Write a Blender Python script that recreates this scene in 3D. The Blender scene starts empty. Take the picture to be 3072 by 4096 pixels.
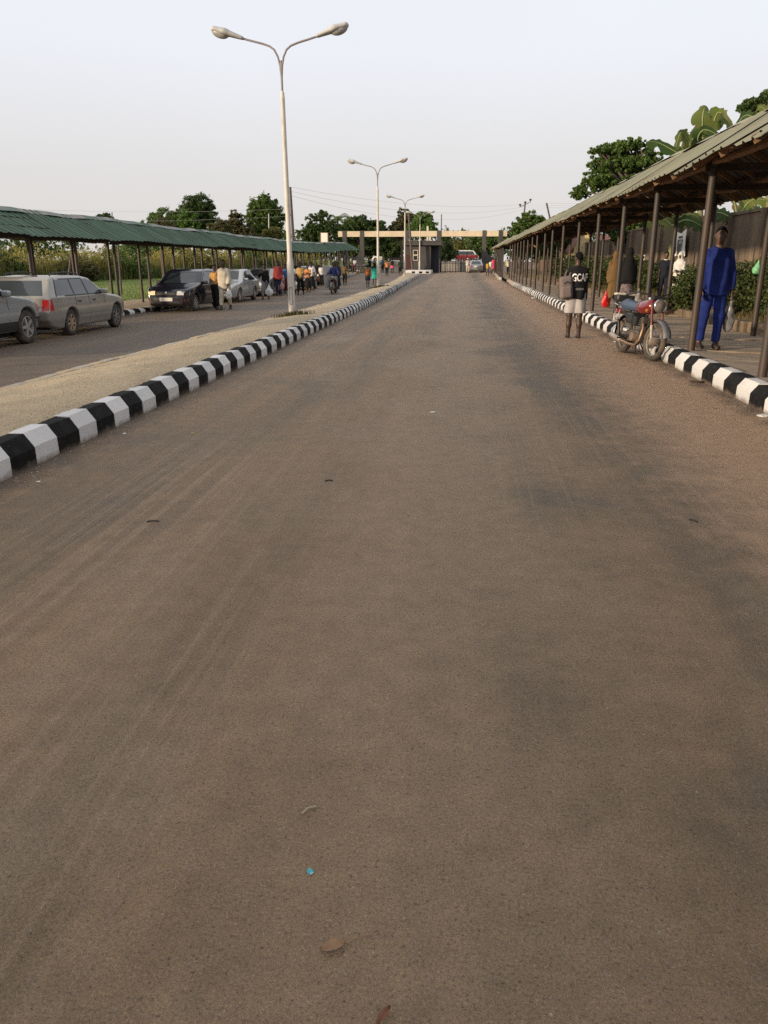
import bpy, bmesh, math, random
import numpy as np
from mathutils import Vector, Matrix
R = math.radians
SC = bpy.context.scene
COL = SC.collection
rnd = random.Random(7)
# ---------------------------------------------------------------- camera, sky, sun, exposure
CAMH = 1.55
PITCH, YAW = math.atan(.3257), R(5.667)
cd = bpy.data.cameras.new('camera'); cam = bpy.data.objects.new('camera', cd); COL.objects.link(cam)
cd.sensor_fit = 'HORIZONTAL'; cd.sensor_width = 36.0; cd.lens = 36.0 * 3076 / 3072
cd.clip_start = .05; cd.clip_end = 3000
cam.location = (0, 0, CAMH); cam.rotation_euler = (math.pi / 2 - PITCH, 0, YAW)
SC.camera = cam
SUN_EL, SUN_AZ = R(9.3), R(56)          # sun low, behind the camera on the left
sdir = Vector((-math.sin(SUN_AZ) * math.cos(SUN_EL), -math.cos(SUN_AZ) * math.cos(SUN_EL), math.sin(SUN_EL)))
world = bpy.data.worlds.new('World'); SC.world = world; world.use_nodes = True
wn = world.node_tree; wn.nodes.clear()
def wnode(t, **k):
    n = wn.nodes.new(t)
    for a, b in k.items(): setattr(n, a, b)
    return n
out = wnode('ShaderNodeOutputWorld'); bg = wnode('ShaderNodeBackground')
sky = wnode('ShaderNodeTexSky', sky_type='NISHITA', sun_disc=False, sun_elevation=SUN_EL,
            sun_rotation=math.atan2(sdir.x, sdir.y), air_density=1.2, dust_density=6.0, ozone_density=1.0)
skys = wnode('ShaderNodeVectorMath', operation='SCALE'); skys.inputs['Scale'].default_value = .10
wn.links.new(sky.outputs[0], skys.inputs[0])
tc = wnode('ShaderNodeTexCoord'); sp = wnode('ShaderNodeSeparateXYZ'); wn.links.new(tc.outputs['Generated'], sp.inputs[0])
ramp = wnode('ShaderNodeValToRGB'); wn.links.new(sp.outputs['Z'], ramp.inputs[0])
el = ramp.color_ramp.elements
el[0].position = 0.0; el[0].color = (.79, .745, .715, 1)
el[1].position = 1.0; el[1].color = (.92, .915, .93, 1)
for p_, c_ in ((.10, (.815, .80, .80)), (.22, (.90, .92, .985)), (.40, (.91, .93, .98))):
    e_ = el.new(p_); e_.color = (*c_, 1)
# faint uneven thin cloud in the haze
cn = wnode('ShaderNodeTexNoise'); cn.inputs['Scale'].default_value = 1.6; cn.inputs['Detail'].default_value = 5
wn.links.new(tc.outputs['Generated'], cn.inputs['Vector'])
cm = wnode('ShaderNodeMapRange'); cm.inputs['To Min'].default_value = .93; cm.inputs['To Max'].default_value = 1.07
wn.links.new(cn.outputs[0], cm.inputs[0])
hz = wnode('ShaderNodeVectorMath', operation='SCALE'); wn.links.new(ramp.outputs[0], hz.inputs[0]); wn.links.new(cm.outputs[0], hz.inputs['Scale'])
mx = wnode('ShaderNodeMix', data_type='RGBA'); mx.inputs['Factor'].default_value = .86
wn.links.new(skys.outputs[0], mx.inputs['A']); wn.links.new(hz.outputs[0], mx.inputs['B'])
wn.links.new(mx.outputs['Result'], bg.inputs['Color']); bg.inputs['Strength'].default_value = 1.0
wn.links.new(bg.outputs[0], out.inputs[0])
sl = bpy.data.lights.new('sun', 'SUN'); sun = bpy.data.objects.new('sun', sl); COL.objects.link(sun)
sl.energy = 5.0; sl.angle = R(2.8); sl.color = (1.0, .80, .56)
sun.rotation_euler = (-sdir).to_track_quat('-Z', 'Y').to_euler()
SC.view_settings.view_transform = 'Standard'; SC.view_settings.look = 'None'
SC.view_settings.exposure = 0.10; SC.view_settings.gamma = 1.0; SC.view_settings.use_curve_mapping = False
SC.cycles.max_bounces = 6; SC.cycles.use_denoising = False; SC.cycles.use_adaptive_sampling = False
# ---------------------------------------------------------------- ground profile
def sm(a, b, t):
    t = max(0., min(1., (t - a) / (b - a))); return t * t * (3 - 2 * t)
def zr(Y): return .25 * sm(70, 97, Y) + 1.35 * sm(106, 150, Y)
def zl(Y): return -.2 + .47 * sm(55, 92, Y) + 1.33 * sm(106, 150, Y)
# ---------------------------------------------------------------- materials
MATS = {}
def new_mat(name):
    m = bpy.data.materials.new(name); m.use_nodes = True
    nt = m.node_tree; b = nt.nodes['Principled BSDF']
    return m, nt, b
def nd(nt, t, ins=None, **k):
    n = nt.nodes.new(t)
    for a, b in k.items(): setattr(n, a, b)
    for a, b in (ins or {}).items():
        if hasattr(b, 'is_linked') or hasattr(b, 'links'): nt.links.new(b, n.inputs[a])
        else: n.inputs[a].default_value = b
    return n
def c4(c): return (c[0], c[1], c[2], 1)
def mixc(nt, f, a, b, blend='MIX'):
    n = nt.nodes.new('ShaderNodeMix'); n.data_type = 'RGBA'; n.blend_type = blend
    for k, v in (('Factor', f), ('A', a), ('B', b)):
        if hasattr(v, 'links'): nt.links.new(v, n.inputs[k])
        else: n.inputs[k].default_value = v if k == 'Factor' else c4(v)
    return n.outputs['Result']
def rng(nt, v, a, b, c=0., d=1.):
    n = nd(nt, 'ShaderNodeMapRange', {'Value': v, 'From Min': a, 'From Max': b, 'To Min': c, 'To Max': d}); return n.outputs[0]
def noise(nt, scale, detail=4, rough=.55, vec=None, stretch=None, obj=True):
    t = nd(nt, 'ShaderNodeTexCoord'); v = t.outputs['Object'] if obj else vec
    if vec is not None: v = vec
    if stretch:
        mp = nd(nt, 'ShaderNodeMapping', {'Vector': v, 'Scale': stretch}); v = mp.outputs[0]
    n = nd(nt, 'ShaderNodeTexNoise', {'Vector': v, 'Scale': scale, 'Detail': detail, 'Roughness': rough})
    return n.outputs[0]
def bump(nt, b, h, strength=.3, dist=.02):
    n = nd(nt, 'ShaderNodeBump', {'Height': h, 'Strength': strength, 'Distance': dist})
    nt.links.new(n.outputs[0], b.inputs['Normal'])
def mat(name, col, rough=.7, var=.25, scale=6., metal=0., bmp=0., bscale=60., spec=.5, coat=0., col2=None, f2=(.5, .7), s2=3., stretch=None, vstretch=None):
    """plain procedural material: colour broken by noise, optional second colour in patches, optional relief"""
    if name in MATS: return MATS[name]
    m, nt, b = new_mat(name)
    n = noise(nt, scale, 5, stretch=vstretch)
    v = rng(nt, n, .3, .7, 1 - var, 1 + var)
    hsv = nd(nt, 'ShaderNodeHueSaturation', {'Color': c4(col), 'Value': v}).outputs[0]
    if col2:
        n2 = noise(nt, s2, 6, .65, stretch=stretch)
        hsv = mixc(nt, rng(nt, n2, f2[0], f2[1]), hsv, col2)
    nt.links.new(hsv, b.inputs['Base Color'])
    b.inputs['Roughness'].default_value = rough; b.inputs['Metallic'].default_value = metal
    b.inputs['Specular IOR Level'].default_value = spec; b.inputs['Coat Weight'].default_value = coat
    if bmp: bump(nt, b, noise(nt, bscale, 6, .7), bmp, .01)
    MATS[name] = m; return m
def leafmat(name, cols, trans=.25):
    """foliage: colour chosen per leaf island"""
    m, nt, b = new_mat(name)
    g = nd(nt, 'ShaderNodeNewGeometry')
    rn = nd(nt, 'ShaderNodeValToRGB', {'Fac': g.outputs['Random Per Island']}); r = rn.color_ramp
    r.elements[0].color = c4(cols[0]); r.elements[1].color = c4(cols[-1])
    for i, c in enumerate(cols[1:-1]):
        e = r.elements.new((i + 1) / (len(cols) - 1)); e.color = c4(c)
    nt.links.new(rn.outputs[0], b.inputs['Base Color'])
    b.inputs['Roughness'].default_value = .55; b.inputs['Specular IOR Level'].default_value = .3
    tr = nd(nt, 'ShaderNodeBsdfTranslucent'); nt.links.new(rn.outputs[0], tr.inputs[0])
    ms = nd(nt, 'ShaderNodeMixShader', {0: trans, 1: b.outputs[0], 2: tr.outputs[0]})
    nt.links.new(ms.outputs[0], nt.nodes['Material Output'].inputs[0])
    MATS[name] = m; return m
# ---------------------------------------------------------------- object helpers
def link(name, me, parent=None, m=None):
    o = bpy.data.objects.new(name, me); COL.objects.link(o)
    if parent is not None: o.parent = parent
    if m is not None and me is not None and len(me.materials) == 0: me.materials.append(m)
    return o
def tag(o, label=None, cat=None, group=None, kind=None):
    for k, v in (('label', label), ('category', cat), ('group', group), ('kind', kind)):
        if v: o[k] = v
    return o
def empty(name, loc=(0, 0, 0), rz=0.):
    o = bpy.data.objects.new(name, None); COL.objects.link(o); o.location = loc; o.rotation_euler = (0, 0, rz)
    o.empty_display_size = .2
    return o
def smooth(me, ang=40):
    me.polygons.foreach_set('use_smooth', np.ones(len(me.polygons), bool))
    if ang:
        try: me.set_sharp_from_angle(angle=R(ang))
        except Exception: pass
def mesh_np(name, V, F, sm_=False):
    """fast mesh from arrays, all faces with the same corner count"""
    me = bpy.data.meshes.new(name); V = np.asarray(V, np.float32); F = np.asarray(F, np.int32)
    me.vertices.add(len(V)); me.vertices.foreach_set('co', V.ravel())
    me.loops.add(F.size); me.loops.foreach_set('vertex_index', F.ravel())
    me.polygons.add(len(F)); me.polygons.foreach_set('loop_start', np.arange(0, F.size, F.shape[1], dtype=np.int32))
    me.update(calc_edges=True)
    if sm_: smooth(me, 0)
    return me
class MB:
    """collects shapes; build() links them as ONE mesh object"""
    def __init__(s): s.v = []; s.f = []
    def add(s, V, F):
        n = len(s.v); s.v += [tuple(p) for p in V]; s.f += [tuple(i + n for i in f) for f in F]; return s
    def box(s, c, d, rot=None, bev=0.):
        x, y, z = d[0] / 2, d[1] / 2, d[2] / 2
        if bev:
            V = []; b = bev
            bm = bmesh.new(); bmesh.ops.create_cube(bm, size=1.0)
            for w in bm.verts: w.co = Vector((w.co.x * d[0], w.co.y * d[1], w.co.z * d[2]))
            bmesh.ops.bevel(bm, geom=bm.edges[:], offset=b, segments=2, affect='EDGES', profile=.6)
            bm.verts.index_update(); V = [w.co.copy() for w in bm.verts]; F = [[w.index for w in f.verts] for f in bm.faces]; bm.free()
        else:
            V = [Vector(p) for p in ((-x, -y, -z), (x, -y, -z), (x, y, -z), (-x, y, -z), (-x, -y, z), (x, -y, z), (x, y, z), (-x, y, z))]
            F = ((0, 3, 2, 1), (4, 5, 6, 7), (0, 1, 5, 4), (1, 2, 6, 5), (2, 3, 7, 6), (3, 0, 4, 7))
        if rot is not None: V = [rot @ p for p in V]
        return s.add([p + Vector(c) for p in V], F)
    def bar(s, a, b, w, h, up=(0, 0, 1)):
        """rectangular bar from a to b, w across, h along up"""
        a, b = Vector(a), Vector(b); d = (b - a).normalized(); u = Vector(up); sx = d.cross(u).normalized(); u = sx.cross(d)
        V = [p + sx * i * w / 2 + u * j * h / 2 for p in (a, b) for i, j in ((-1, -1), (1, -1), (1, 1), (-1, 1))]
        return s.add(V, ((0, 1, 2, 3), (7, 6, 5, 4), (0, 4, 5, 1), (1, 5, 6, 2), (2, 6, 7, 3), (3, 7, 4, 0)))
    def tube(s, pts, r, n=8, cap=True):
        pts = [Vector(p) for p in pts]; k = len(pts); rs = r if isinstance(r, (list, tuple)) else [r] * k
        V = []; F = []; prev = None
        for i, p in enumerate(pts):
            d = (pts[min(i + 1, k - 1)] - pts[max(i - 1, 0)]).normalized()
            if prev is None:
                u = d.orthogonal().normalized()
            else:
                u = (prev - d * prev.dot(d)).normalized()
            prev = u; w = d.cross(u)
            for j in range(n):
                a = 2 * math.pi * j / n; V.append(p + (u * math.cos(a) + w * math.sin(a)) * rs[i])
        for i in range(k - 1):
            for j in range(n):
                F.append((i * n + j, i * n + (j + 1) % n, (i + 1) * n + (j + 1) % n, (i + 1) * n + j))
        if cap: F += [tuple(range(n - 1, -1, -1)), tuple((k - 1) * n + j for j in range(n))]
        return s.add(V, F)
    def lathe(s, prof, n=16, M=None, close=False):
        """profile of (radius, height) turned about Z, placed by matrix M"""
        V = []; F = []
        for r, z in prof:
            for j in range(n):
                a = 2 * math.pi * j / n; V.append(Vector((r * math.cos(a), r * math.sin(a), z)))
        k = len(prof)
        for i in range(k - 1 + (1 if close else 0)):
            i2 = (i + 1) % k
            for j in range(n): F.append((i * n + j, i * n + (j + 1) % n, i2 * n + (j + 1) % n, i2 * n + j))
        if M is not None: V = [M @ p for p in V]
        return s.add(V, F)
    def prism(s, poly, axis, a, b):
        """polygon of 2D points extruded along an axis ('x','y','z') from a to b"""
        def P(u, v, w): return {'x': (w, u, v), 'y': (u, w, v), 'z': (u, v, w)}[axis]
        n = len(poly); V = [P(u, v, a) for u, v in poly] + [P(u, v, b) for u, v in poly]
        F = [tuple(range(n)), tuple(range(2 * n - 1, n - 1, -1))] + [(i, n + i, n + (i + 1) % n, (i + 1) % n) for i in range(n)]
        return s.add(V, F)
    def mesh(s, name, sm_=0):
        me = bpy.data.meshes.new(name); me.from_pydata([tuple(p) for p in s.v], [], s.f)
        bm = bmesh.new(); bm.from_mesh(me); bmesh.ops.recalc_face_normals(bm, faces=bm.faces[:]); bm.to_mesh(me); bm.free()
        me.update()
        if sm_: smooth(me, sm_)
        return me
    def build(s, name, m, parent=None, sm_=0):
        return link(name, s.mesh(name, sm_), parent, m)
# ---------------------------------------------------------------- signed distance shapes -> surface nets
def snets(f, lo, hi, h):
    lo = np.array(lo, float); hi = np.array(hi, float); n = np.ceil((hi - lo) / h).astype(int) + 1
    ax = [lo[i] + h * np.arange(n[i]) for i in range(3)]
    G = np.stack(np.meshgrid(*ax, indexing='ij'), -1)
    # evaluate only blocks near the surface
    B = 6; nb_ = -(-n // B); c_ax = [lo[i] + h * (np.arange(nb_[i]) * B + (B - 1) / 2) for i in range(3)]
    Cn = np.stack(np.meshgrid(*c_ax, indexing='ij'), -1); Dc = f(Cn.reshape(-1, 3)).reshape(nb_)
    D = np.repeat(np.repeat(np.repeat(Dc, B, 0), B, 1), B, 2)[:n[0], :n[1], :n[2]].copy()
    near = np.abs(Dc) < h * B * 1.35 + .015; D = np.where(np.abs(D) < 1e-4, 1e-4, D)
    mask = np.repeat(np.repeat(np.repeat(near, B, 0), B, 1), B, 2)[:n[0], :n[1], :n[2]]
    if mask.any(): D[mask] = f(G[mask])
    S = D < 0
    c = np.zeros(n - 1, np.int8)
    for i in (0, 1):
        for j in (0, 1):
            for k in (0, 1): c += S[i:n[0] - 1 + i, j:n[1] - 1 + j, k:n[2] - 1 + k]
    act = (c > 0) & (c < 8); idx = -np.ones(n - 1, np.int64); idx[act] = np.arange(act.sum())
    nv = int(act.sum()); acc = np.zeros((nv, 3)); cnt = np.zeros(nv); quads = []
    if nv == 0: return np.zeros((0, 3)), np.zeros((0, 4), int)
    for a in range(3):
        s0 = [slice(None)] * 3; s1 = [slice(None)] * 3; s0[a] = slice(0, n[a] - 1); s1[a] = slice(1, n[a])
        d0, d1 = D[tuple(s0)], D[tuple(s1)]; M = (d0 < 0) != (d1 < 0)
        t = np.where(M, d0 / np.where(M, d0 - d1, 1), 0)
        P = G[tuple(s0)].copy(); P[..., a] += t * h
        b, e = [x for x in range(3) if x != a]
        I = np.argwhere(M)
        for ob in (0, 1):
            for oe in (0, 1):
                J = I.copy(); J[:, b] -= ob; J[:, e] -= oe
                ok = (J[:, b] >= 0) & (J[:, e] >= 0) & (J[:, b] < n[b] - 1) & (J[:, e] < n[e] - 1)
                Jk = J[ok]; ci = idx[tuple(Jk.T)]; PP = P[tuple(I[ok].T)]
                for w_ in range(3): acc[:, w_] += np.bincount(ci, PP[:, w_], nv)
                cnt += np.bincount(ci, minlength=nv)
        ok = (I[:, b] > 0) & (I[:, e] > 0) & (I[:, b] < n[b] - 1) & (I[:, e] < n[e] - 1); I = I[ok]
        def cell(ob, oe):
            J = I.copy(); J[:, b] -= ob; J[:, e] -= oe; return idx[tuple(J.T)]
        q = np.stack([cell(0, 0), cell(1, 0), cell(1, 1), cell(0, 1)], 1)
        neg = d0[tuple(I.T)] < 0
        if a == 1: neg = ~neg
        q = np.where(neg[:, None], q, q[:, ::-1]); quads.append(q)
    V = acc / cnt[:, None]; Q = np.concatenate(quads)
    return V, Q
def smin(a, b, k):
    h = np.clip(.5 + .5 * (b - a) / k, 0, 1); return b + (a - b) * h - k * h * (1 - h)
def smax(a, b, k): return -smin(-a, -b, k)
def rc(P, a, b, ra, rb):
    a = np.asarray(a, float); ab = np.asarray(b, float) - a
    t = np.clip(((P - a) @ ab) / max(1e-9, ab @ ab), 0, 1)
    return np.linalg.norm(P - a - t[:, None] * ab, axis=1) - (ra + (rb - ra) * t)
def ell(P, c, r, Rm=None):
    q = P - np.asarray(c, float)
    if Rm is not None: q = q @ Rm
    r = np.asarray(r, float); k0 = np.linalg.norm(q / r, axis=1); k1 = np.linalg.norm(q / (r * r), axis=1)
    return k0 * (k0 - 1) / np.maximum(k1, 1e-6)
def rbox(P, c, hd, r, Rm=None):
    q = P - np.asarray(c, float)
    if Rm is not None: q = q @ Rm
    q = np.abs(q) - (np.asarray(hd, float) - r)
    return np.linalg.norm(np.maximum(q, 0), axis=1) + np.minimum(q.max(1), 0) - r
def sdpoly(x, y, poly):
    """signed distance to a 2D polygon"""
    p = np.asarray(poly, float); n = len(p); d = np.full(x.shape, 1e9); s = np.ones(x.shape)
    for i in range(n):
        a = p[i]; b = p[i - 1]; ex, ey = b - a; wx, wy = x - a[0], y - a[1]
        t = np.clip((wx * ex + wy * ey) / (ex * ex + ey * ey + 1e-12), 0, 1)
        d = np.minimum(d, (wx - ex * t) ** 2 + (wy - ey * t) ** 2)
        c1 = y >= a[1]; c2 = y < b[1]; c3 = ex * wy > ey * wx
        s = np.where((c1 & c2 & c3) | (~c1 & ~c2 & ~c3), -s, s)
    return s * np.sqrt(d)
def sdf_obj(name, f, lo, hi, h, m, parent=None, extra=None):
    V, Q = snets(f, lo, hi, h)
    if extra:
        for V2, Q2 in extra: Q = np.concatenate([Q, Q2 + len(V)]); V = np.concatenate([V, V2])
    if len(V) == 0: return None
    return link(name, mesh_np(name, V, Q, True), parent, m)
def hit(f, P, d, tmax=3.0):
    """march points along direction d to the surface of f"""
    P = P.copy(); d = np.asarray(d, float); T = np.zeros(len(P))
    for _ in range(70):
        s = f(P); P += d * (s * .8)[:, None]
    return P, np.abs(f(P)) < .02
def rotz(a): c, s = math.cos(a), math.sin(a); return np.array([[c, -s, 0], [s, c, 0], [0, 0, 1]])
def rotx(a): c, s = math.cos(a), math.sin(a); return np.array([[1, 0, 0], [0, c, -s], [0, s, c]])
def roty(a): c, s = math.cos(a), math.sin(a); return np.array([[c, 0, s], [0, 1, 0], [-s, 0, c]])
def decal(poly, axis, sign, f, off, m, name, parent, start=2.6, cuts=3, thick=0.):
    """patch cut to a 2D outline and laid on the surface of f, seen along an axis"""
    bm = bmesh.new(); vs = [bm.verts.new((u, v, 0)) for u, v in poly]; bm.faces.new(vs)
    bmesh.ops.triangulate(bm, faces=bm.faces[:])
    if cuts: bmesh.ops.subdivide_edges(bm, edges=bm.edges[:], cuts=cuts, use_grid_fill=True)
    bmesh.ops.remove_doubles(bm, verts=bm.verts[:], dist=1e-5)
    bm.verts.index_update(); U = np.array([v.co[:2] for v in bm.verts]); F = [[v.index for v in q.verts] for q in bm.faces]; bm.free()
    P = np.zeros((len(U), 3)); a = 'xyz'.index(axis); b, c = [i for i in range(3) if i != a]
    P[:, b] = U[:, 0]; P[:, c] = U[:, 1]; P[:, a] = sign * start; d = np.zeros(3); d[a] = -sign
    Hh, ok = hit(f, P, d); Hh -= d * off
    F = [q for q in F if all(ok[i] for i in q)]
    if not F: return None
    mb = MB(); mb.add(Hh.tolist(), F); me = mb.mesh(name, 60)
    nrm = np.array([p.normal[a] for p in me.polygons]).mean()
    if nrm * sign < 0: me.flip_normals()
    return link(name, me, parent, m)
# ================================================================ THE SETTING
def lk(Y): return -3.36 - 1.15 * sm(22, 85, Y)                     # median's road edge
def ml(Y): return -5.6 + .55 * sm(5, 30, Y) - .75 * sm(30, 85, Y)  # median's other edge
RK = 3.27                                                          # right kerb face
LKX = -11.45                                                       # left road's far kerb
def zx(X, Y):
    a, b = zl(Y), zr(Y); t = sm(-5.3, -4.3, X); return a + (b - a) * t
def sheet(name, xs, ys, zf, m, kind='structure', parent=None):
    V = [(x if not callable(x) else x(y), y, 0) for y in ys for x in xs]
    V = [(x, y, zf(x, y)) for x, y, _ in V]; n = len(xs)
    F = [(j * n + i, j * n + i + 1, (j + 1) * n + i + 1, (j + 1) * n + i) for j in range(len(ys) - 1) for i in range(n - 1)]
    me = bpy.data.meshes.new(name); me.from_pydata(V, [], F); me.update(); smooth(me, 0)
    o = link(name, me, parent, m)
    if kind: o['kind'] = kind
    return o
# ---- asphalt: dusty, worn, wheel tracks along the road, red laterite dust towards the right kerb, lightened to look sunlit
def make_asphalt():
    m, nt, b = new_mat('dusty_asphalt')
    tcn = nd(nt, 'ShaderNodeTexCoord').outputs['Object']
    sx = nd(nt, 'ShaderNodeSeparateXYZ', {'Vector': tcn}).outputs
    big = noise(nt, .55, 4, .6, vec=tcn)
    trk = noise(nt, 1.0, 5, .6, vec=tcn, stretch=(1.5, .07, 1))
    mid = noise(nt, 3.2, 6, .65, vec=tcn)
    col = mixc(nt, rng(nt, trk, .34, .66), (.192, .132, .076), (.345, .220, .118))
    col = mixc(nt, rng(nt, big, .50, .72, 0, .55), col, (.140, .114, .086))
    col = mixc(nt, rng(nt, mid, .52, .74, 0, .6), col, (.34, .200, .102))
    olive = noise(nt, .9, 3, .5, vec=tcn, stretch=(1, .6, 1))
    col = mixc(nt, rng(nt, olive, .58, .75, 0, .45), col, (.215, .178, .108))
    # lanes: brown dust carried down the middle, a greyer band to its right
    wx = nd(nt, 'ShaderNodeMath', {0: sx['X'], 1: rng(nt, big, .3, .7, -.7, .7)}, operation='ADD').outputs[0]
    ln = nd(nt, 'ShaderNodeMath', {0: wx, 1: -.1}, operation='SUBTRACT').outputs[0]; ln = nd(nt, 'ShaderNodeMath', {0: ln}, operation='ABSOLUTE').outputs[0]
    col = mixc(nt, rng(nt, ln, 1.1, .3, 0, .62), col, (.40, .275, .17))
    gr = nd(nt, 'ShaderNodeMath', {0: wx, 1: 1.35}, operation='SUBTRACT').outputs[0]; gr = nd(nt, 'ShaderNodeMath', {0: gr}, operation='ABSOLUTE').outputs[0]
    col = mixc(nt, rng(nt, gr, .55, .1, 0, .45), col, (.135, .110, .082))
    # thin tyre lines and scuffs drawn out along the road
    ty = noise(nt, 1.0, 4, .7, vec=tcn, stretch=(16., .10, 1)); ty2 = noise(nt, .5, 2, .5, vec=tcn, stretch=(1, .3, 1))
    tyf = nd(nt, 'ShaderNodeMath', {0: rng(nt, ty, .50, .64, 0, .75), 1: rng(nt, ty2, .42, .6)}, operation='MULTIPLY').outputs[0]
    col = mixc(nt, tyf, col, (.38, .262, .165))
    oil = noise(nt, 2.1, 3, .5, vec=tcn); col = mixc(nt, rng(nt, oil, .70, .76, 0, .3), col, (.075, .064, .055))
    # pale dried mud smears
    sm_ = noise(nt, .8, 4, .6, vec=tcn, stretch=(.8, .28, 1))
    col = mixc(nt, rng(nt, sm_, .57, .70, 0, .65), col, (.37, .275, .185))
    # laterite dust against the right kerb, its colour raised to paint in the sunlit strip
    edge = nd(nt, 'ShaderNodeMath', {0: sx['X'], 1: rng(nt, mid, .2, .8, -.45, .45)}, operation='ADD').outputs[0]
    col = mixc(nt, rng(nt, edge, 1.3, 2.2, 0, .92), col, (.50, .32, .195))
    # dark grimy line at the kerb feet, black soil and leaf crumbs
    gl = nd(nt, 'ShaderNodeMath', {0: sx['X'], 1: rng(nt, mid, .2, .8, -.22, .22)}, operation='ADD').outputs[0]
    col = mixc(nt, rng(nt, gl, 2.95, 3.2, 0, .7), col, (.115, .085, .060))
    col = mixc(nt, rng(nt, gl, -3.0, -3.35, 0, .7), col, (.085, .066, .052))
    # aggregate: light stones and dark pits
    vo = nd(nt, 'ShaderNodeTexVoronoi', {'Vector': tcn, 'Scale': 115.})
    fine = noise(nt, 300., 3, .8, vec=tcn)
    pit = noise(nt, 125., 5, .8, vec=tcn); clus = noise(nt, 7., 7, .78, vec=tcn)
    v = nd(nt, 'ShaderNodeMath', {0: rng(nt, fine, .3, .7, .60, 1.40), 1: rng(nt, pit, .34, .52, .60, 1.07)}, operation='MULTIPLY').outputs[0]
    v = nd(nt, 'ShaderNodeMath', {0: v, 1: rng(nt, clus, .3, .7, .80, 1.20)}, operation='MULTIPLY').outputs[0]
    col = nd(nt, 'ShaderNodeHueSaturation', {'Color': col, 'Value': v}).outputs[0]
    pk = noise(nt, 78., 3, .65, vec=tcn)
    col = mixc(nt, rng(nt, pk, .40, .30, 0, .72), col, (.045, .036, .029))
    chip = nd(nt, 'ShaderNodeTexVoronoi', {'Vector': tcn, 'Scale': 75.}); cc = nd(nt, 'ShaderNodeSeparateColor', {'Color': chip.outputs['Color']}).outputs
    cf = nd(nt, 'ShaderNodeMath', {0: rng(nt, chip.outputs['Distance'], .42, .25), 1: rng(nt, cc[0], .78, .84, 0, .55)}, operation='MULTIPLY').outputs[0]
    col = mixc(nt, cf, col, mixc(nt, cc[1], (.36, .25, .17), (.30, .27, .23)))
    st = nd(nt, 'ShaderNodeTexVoronoi', {'Vector': tcn, 'Scale': 21.})
    cr = nd(nt, 'ShaderNodeSeparateColor', {'Color': st.outputs['Color']}).outputs[0]
    speck = nd(nt, 'ShaderNodeMath', {0: rng(nt, st.outputs['Distance'], .10, .05), 1: rng(nt, cr, .90, .93)}, operation='MULTIPLY').outputs[0]
    col = mixc(nt, speck, col, (.46, .41, .34))
    nt.links.new(col, b.inputs['Base Color'])
    b.inputs['Roughness'].default_value = .62; b.inputs['Specular IOR Level'].default_value = .45
    h = nd(nt, 'ShaderNodeMath', {0: vo.outputs['Distance'], 1: rng(nt, pit, .3, .6)}, operation='ADD').outputs[0]
    h = nd(nt, 'ShaderNodeMath', {0: h, 1: rng(nt, pk, .3, .5, 0, 1.6)}, operation='ADD').outputs[0]
    bump(nt, b, h, .8, .008)
    return m
M_ASPH = make_asphalt()
YS = [-25, -14, -4, -1] + [1 + 2 * i for i in range(20)] + [42 + 4 * i for i in range(33)]
road = sheet('road', [LKX, -9.5, -7.5, -5.3, -4.8, -4.3, -2.5, 0, 1.7, RK + .04], YS, zx, M_ASPH)
M_EARTH = mat('red_earth', (.19, .125, .08), .95, .35, .8, col2=(.13, .10, .06), s2=.5, bmp=.5, bscale=14)
def gz(X, Y):
    if Y > 180: return zr(180) - .05
    return (zl(Y) - .1 if X < -8 else zx(X, Y) - .10)
gx = [-900, -300, -120, -60, -40, -26, -18, -12, -8, -5, -2, 1, 3.2, 6, 9, 14, 25, 50, 120, 300, 900]
gy = [-200, -60, -20, -5] + [5 * i for i in range(1, 40)] + [220, 300, 450, 700, 1200, 2200]
sheet('ground', gx, gy, gz, M_EARTH)
# ---- lawn beyond the left walkway
M_LAWN = mat('lawn_green', (.13, .185, .032), .9, .4, 3., col2=(.19, .19, .045), s2=.35, f2=(.45, .65), bmp=.8, bscale=40)
def lawn_z(X, Y): return zl(Y) + .10 + .25 * sm(-15, -40, X) - .12 * (1 - sm(-14.2, -15.5, X))
sheet('lawn', [-150, -90, -60, -45, -36, -28, -22, -18, -15.5, -14.2], [-22 + 4 * i for i in range(43)] + [170, 200, 300], lawn_z, M_LAWN)
# ---- kerbs: every painted block a piece of its own
def paint(name, col, wear, wcol, rough, gen=.35):
    m, nt, b = new_mat(name)
    oi = nd(nt, 'ShaderNodeObjectInfo').outputs['Random']
    g = nd(nt, 'ShaderNodeNewGeometry').outputs['Position']
    n1 = noise(nt, 9., 6, .7, vec=g); n2 = noise(nt, 45., 5, .7, vec=g)
    base = nd(nt, 'ShaderNodeHueSaturation', {'Color': c4(col), 'Value': rng(nt, oi, 0, 1, .86, 1.08)}).outputs[0]
    c = mixc(nt, rng(nt, n1, .50, .75, 0, gen), base, wcol)
    c = mixc(nt, rng(nt, n2, wear, wear + .06, 0, .8), c, wcol)
    z = nd(nt, 'ShaderNodeSeparateXYZ', {'Vector': nd(nt, 'ShaderNodeTexCoord').outputs['Object']}).outputs['Z']
    zz = nd(nt, 'ShaderNodeMath', {0: z, 1: rng(nt, n1, .3, .7, -.03, .03)}, operation='ADD').outputs[0]
    c = mixc(nt, rng(nt, zz, .05, .0, 0, .75), c, (.17, .125, .09))       # splashed dirt at the foot
    nt.links.new(c, b.inputs['Base Color']); b.inputs['Roughness'].default_value = rough
    b.inputs['Specular IOR Level'].default_value = .15
    bump(nt, b, n2, .35, .006); return m
M_KW = paint('kerb_white_paint', (.62, .61, .60), .63, (.36, .33, .30), .75)
M_KB = paint('kerb_black_paint', (.008, .008, .008), .64, (.15, .13, .11), .8, .12)
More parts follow.
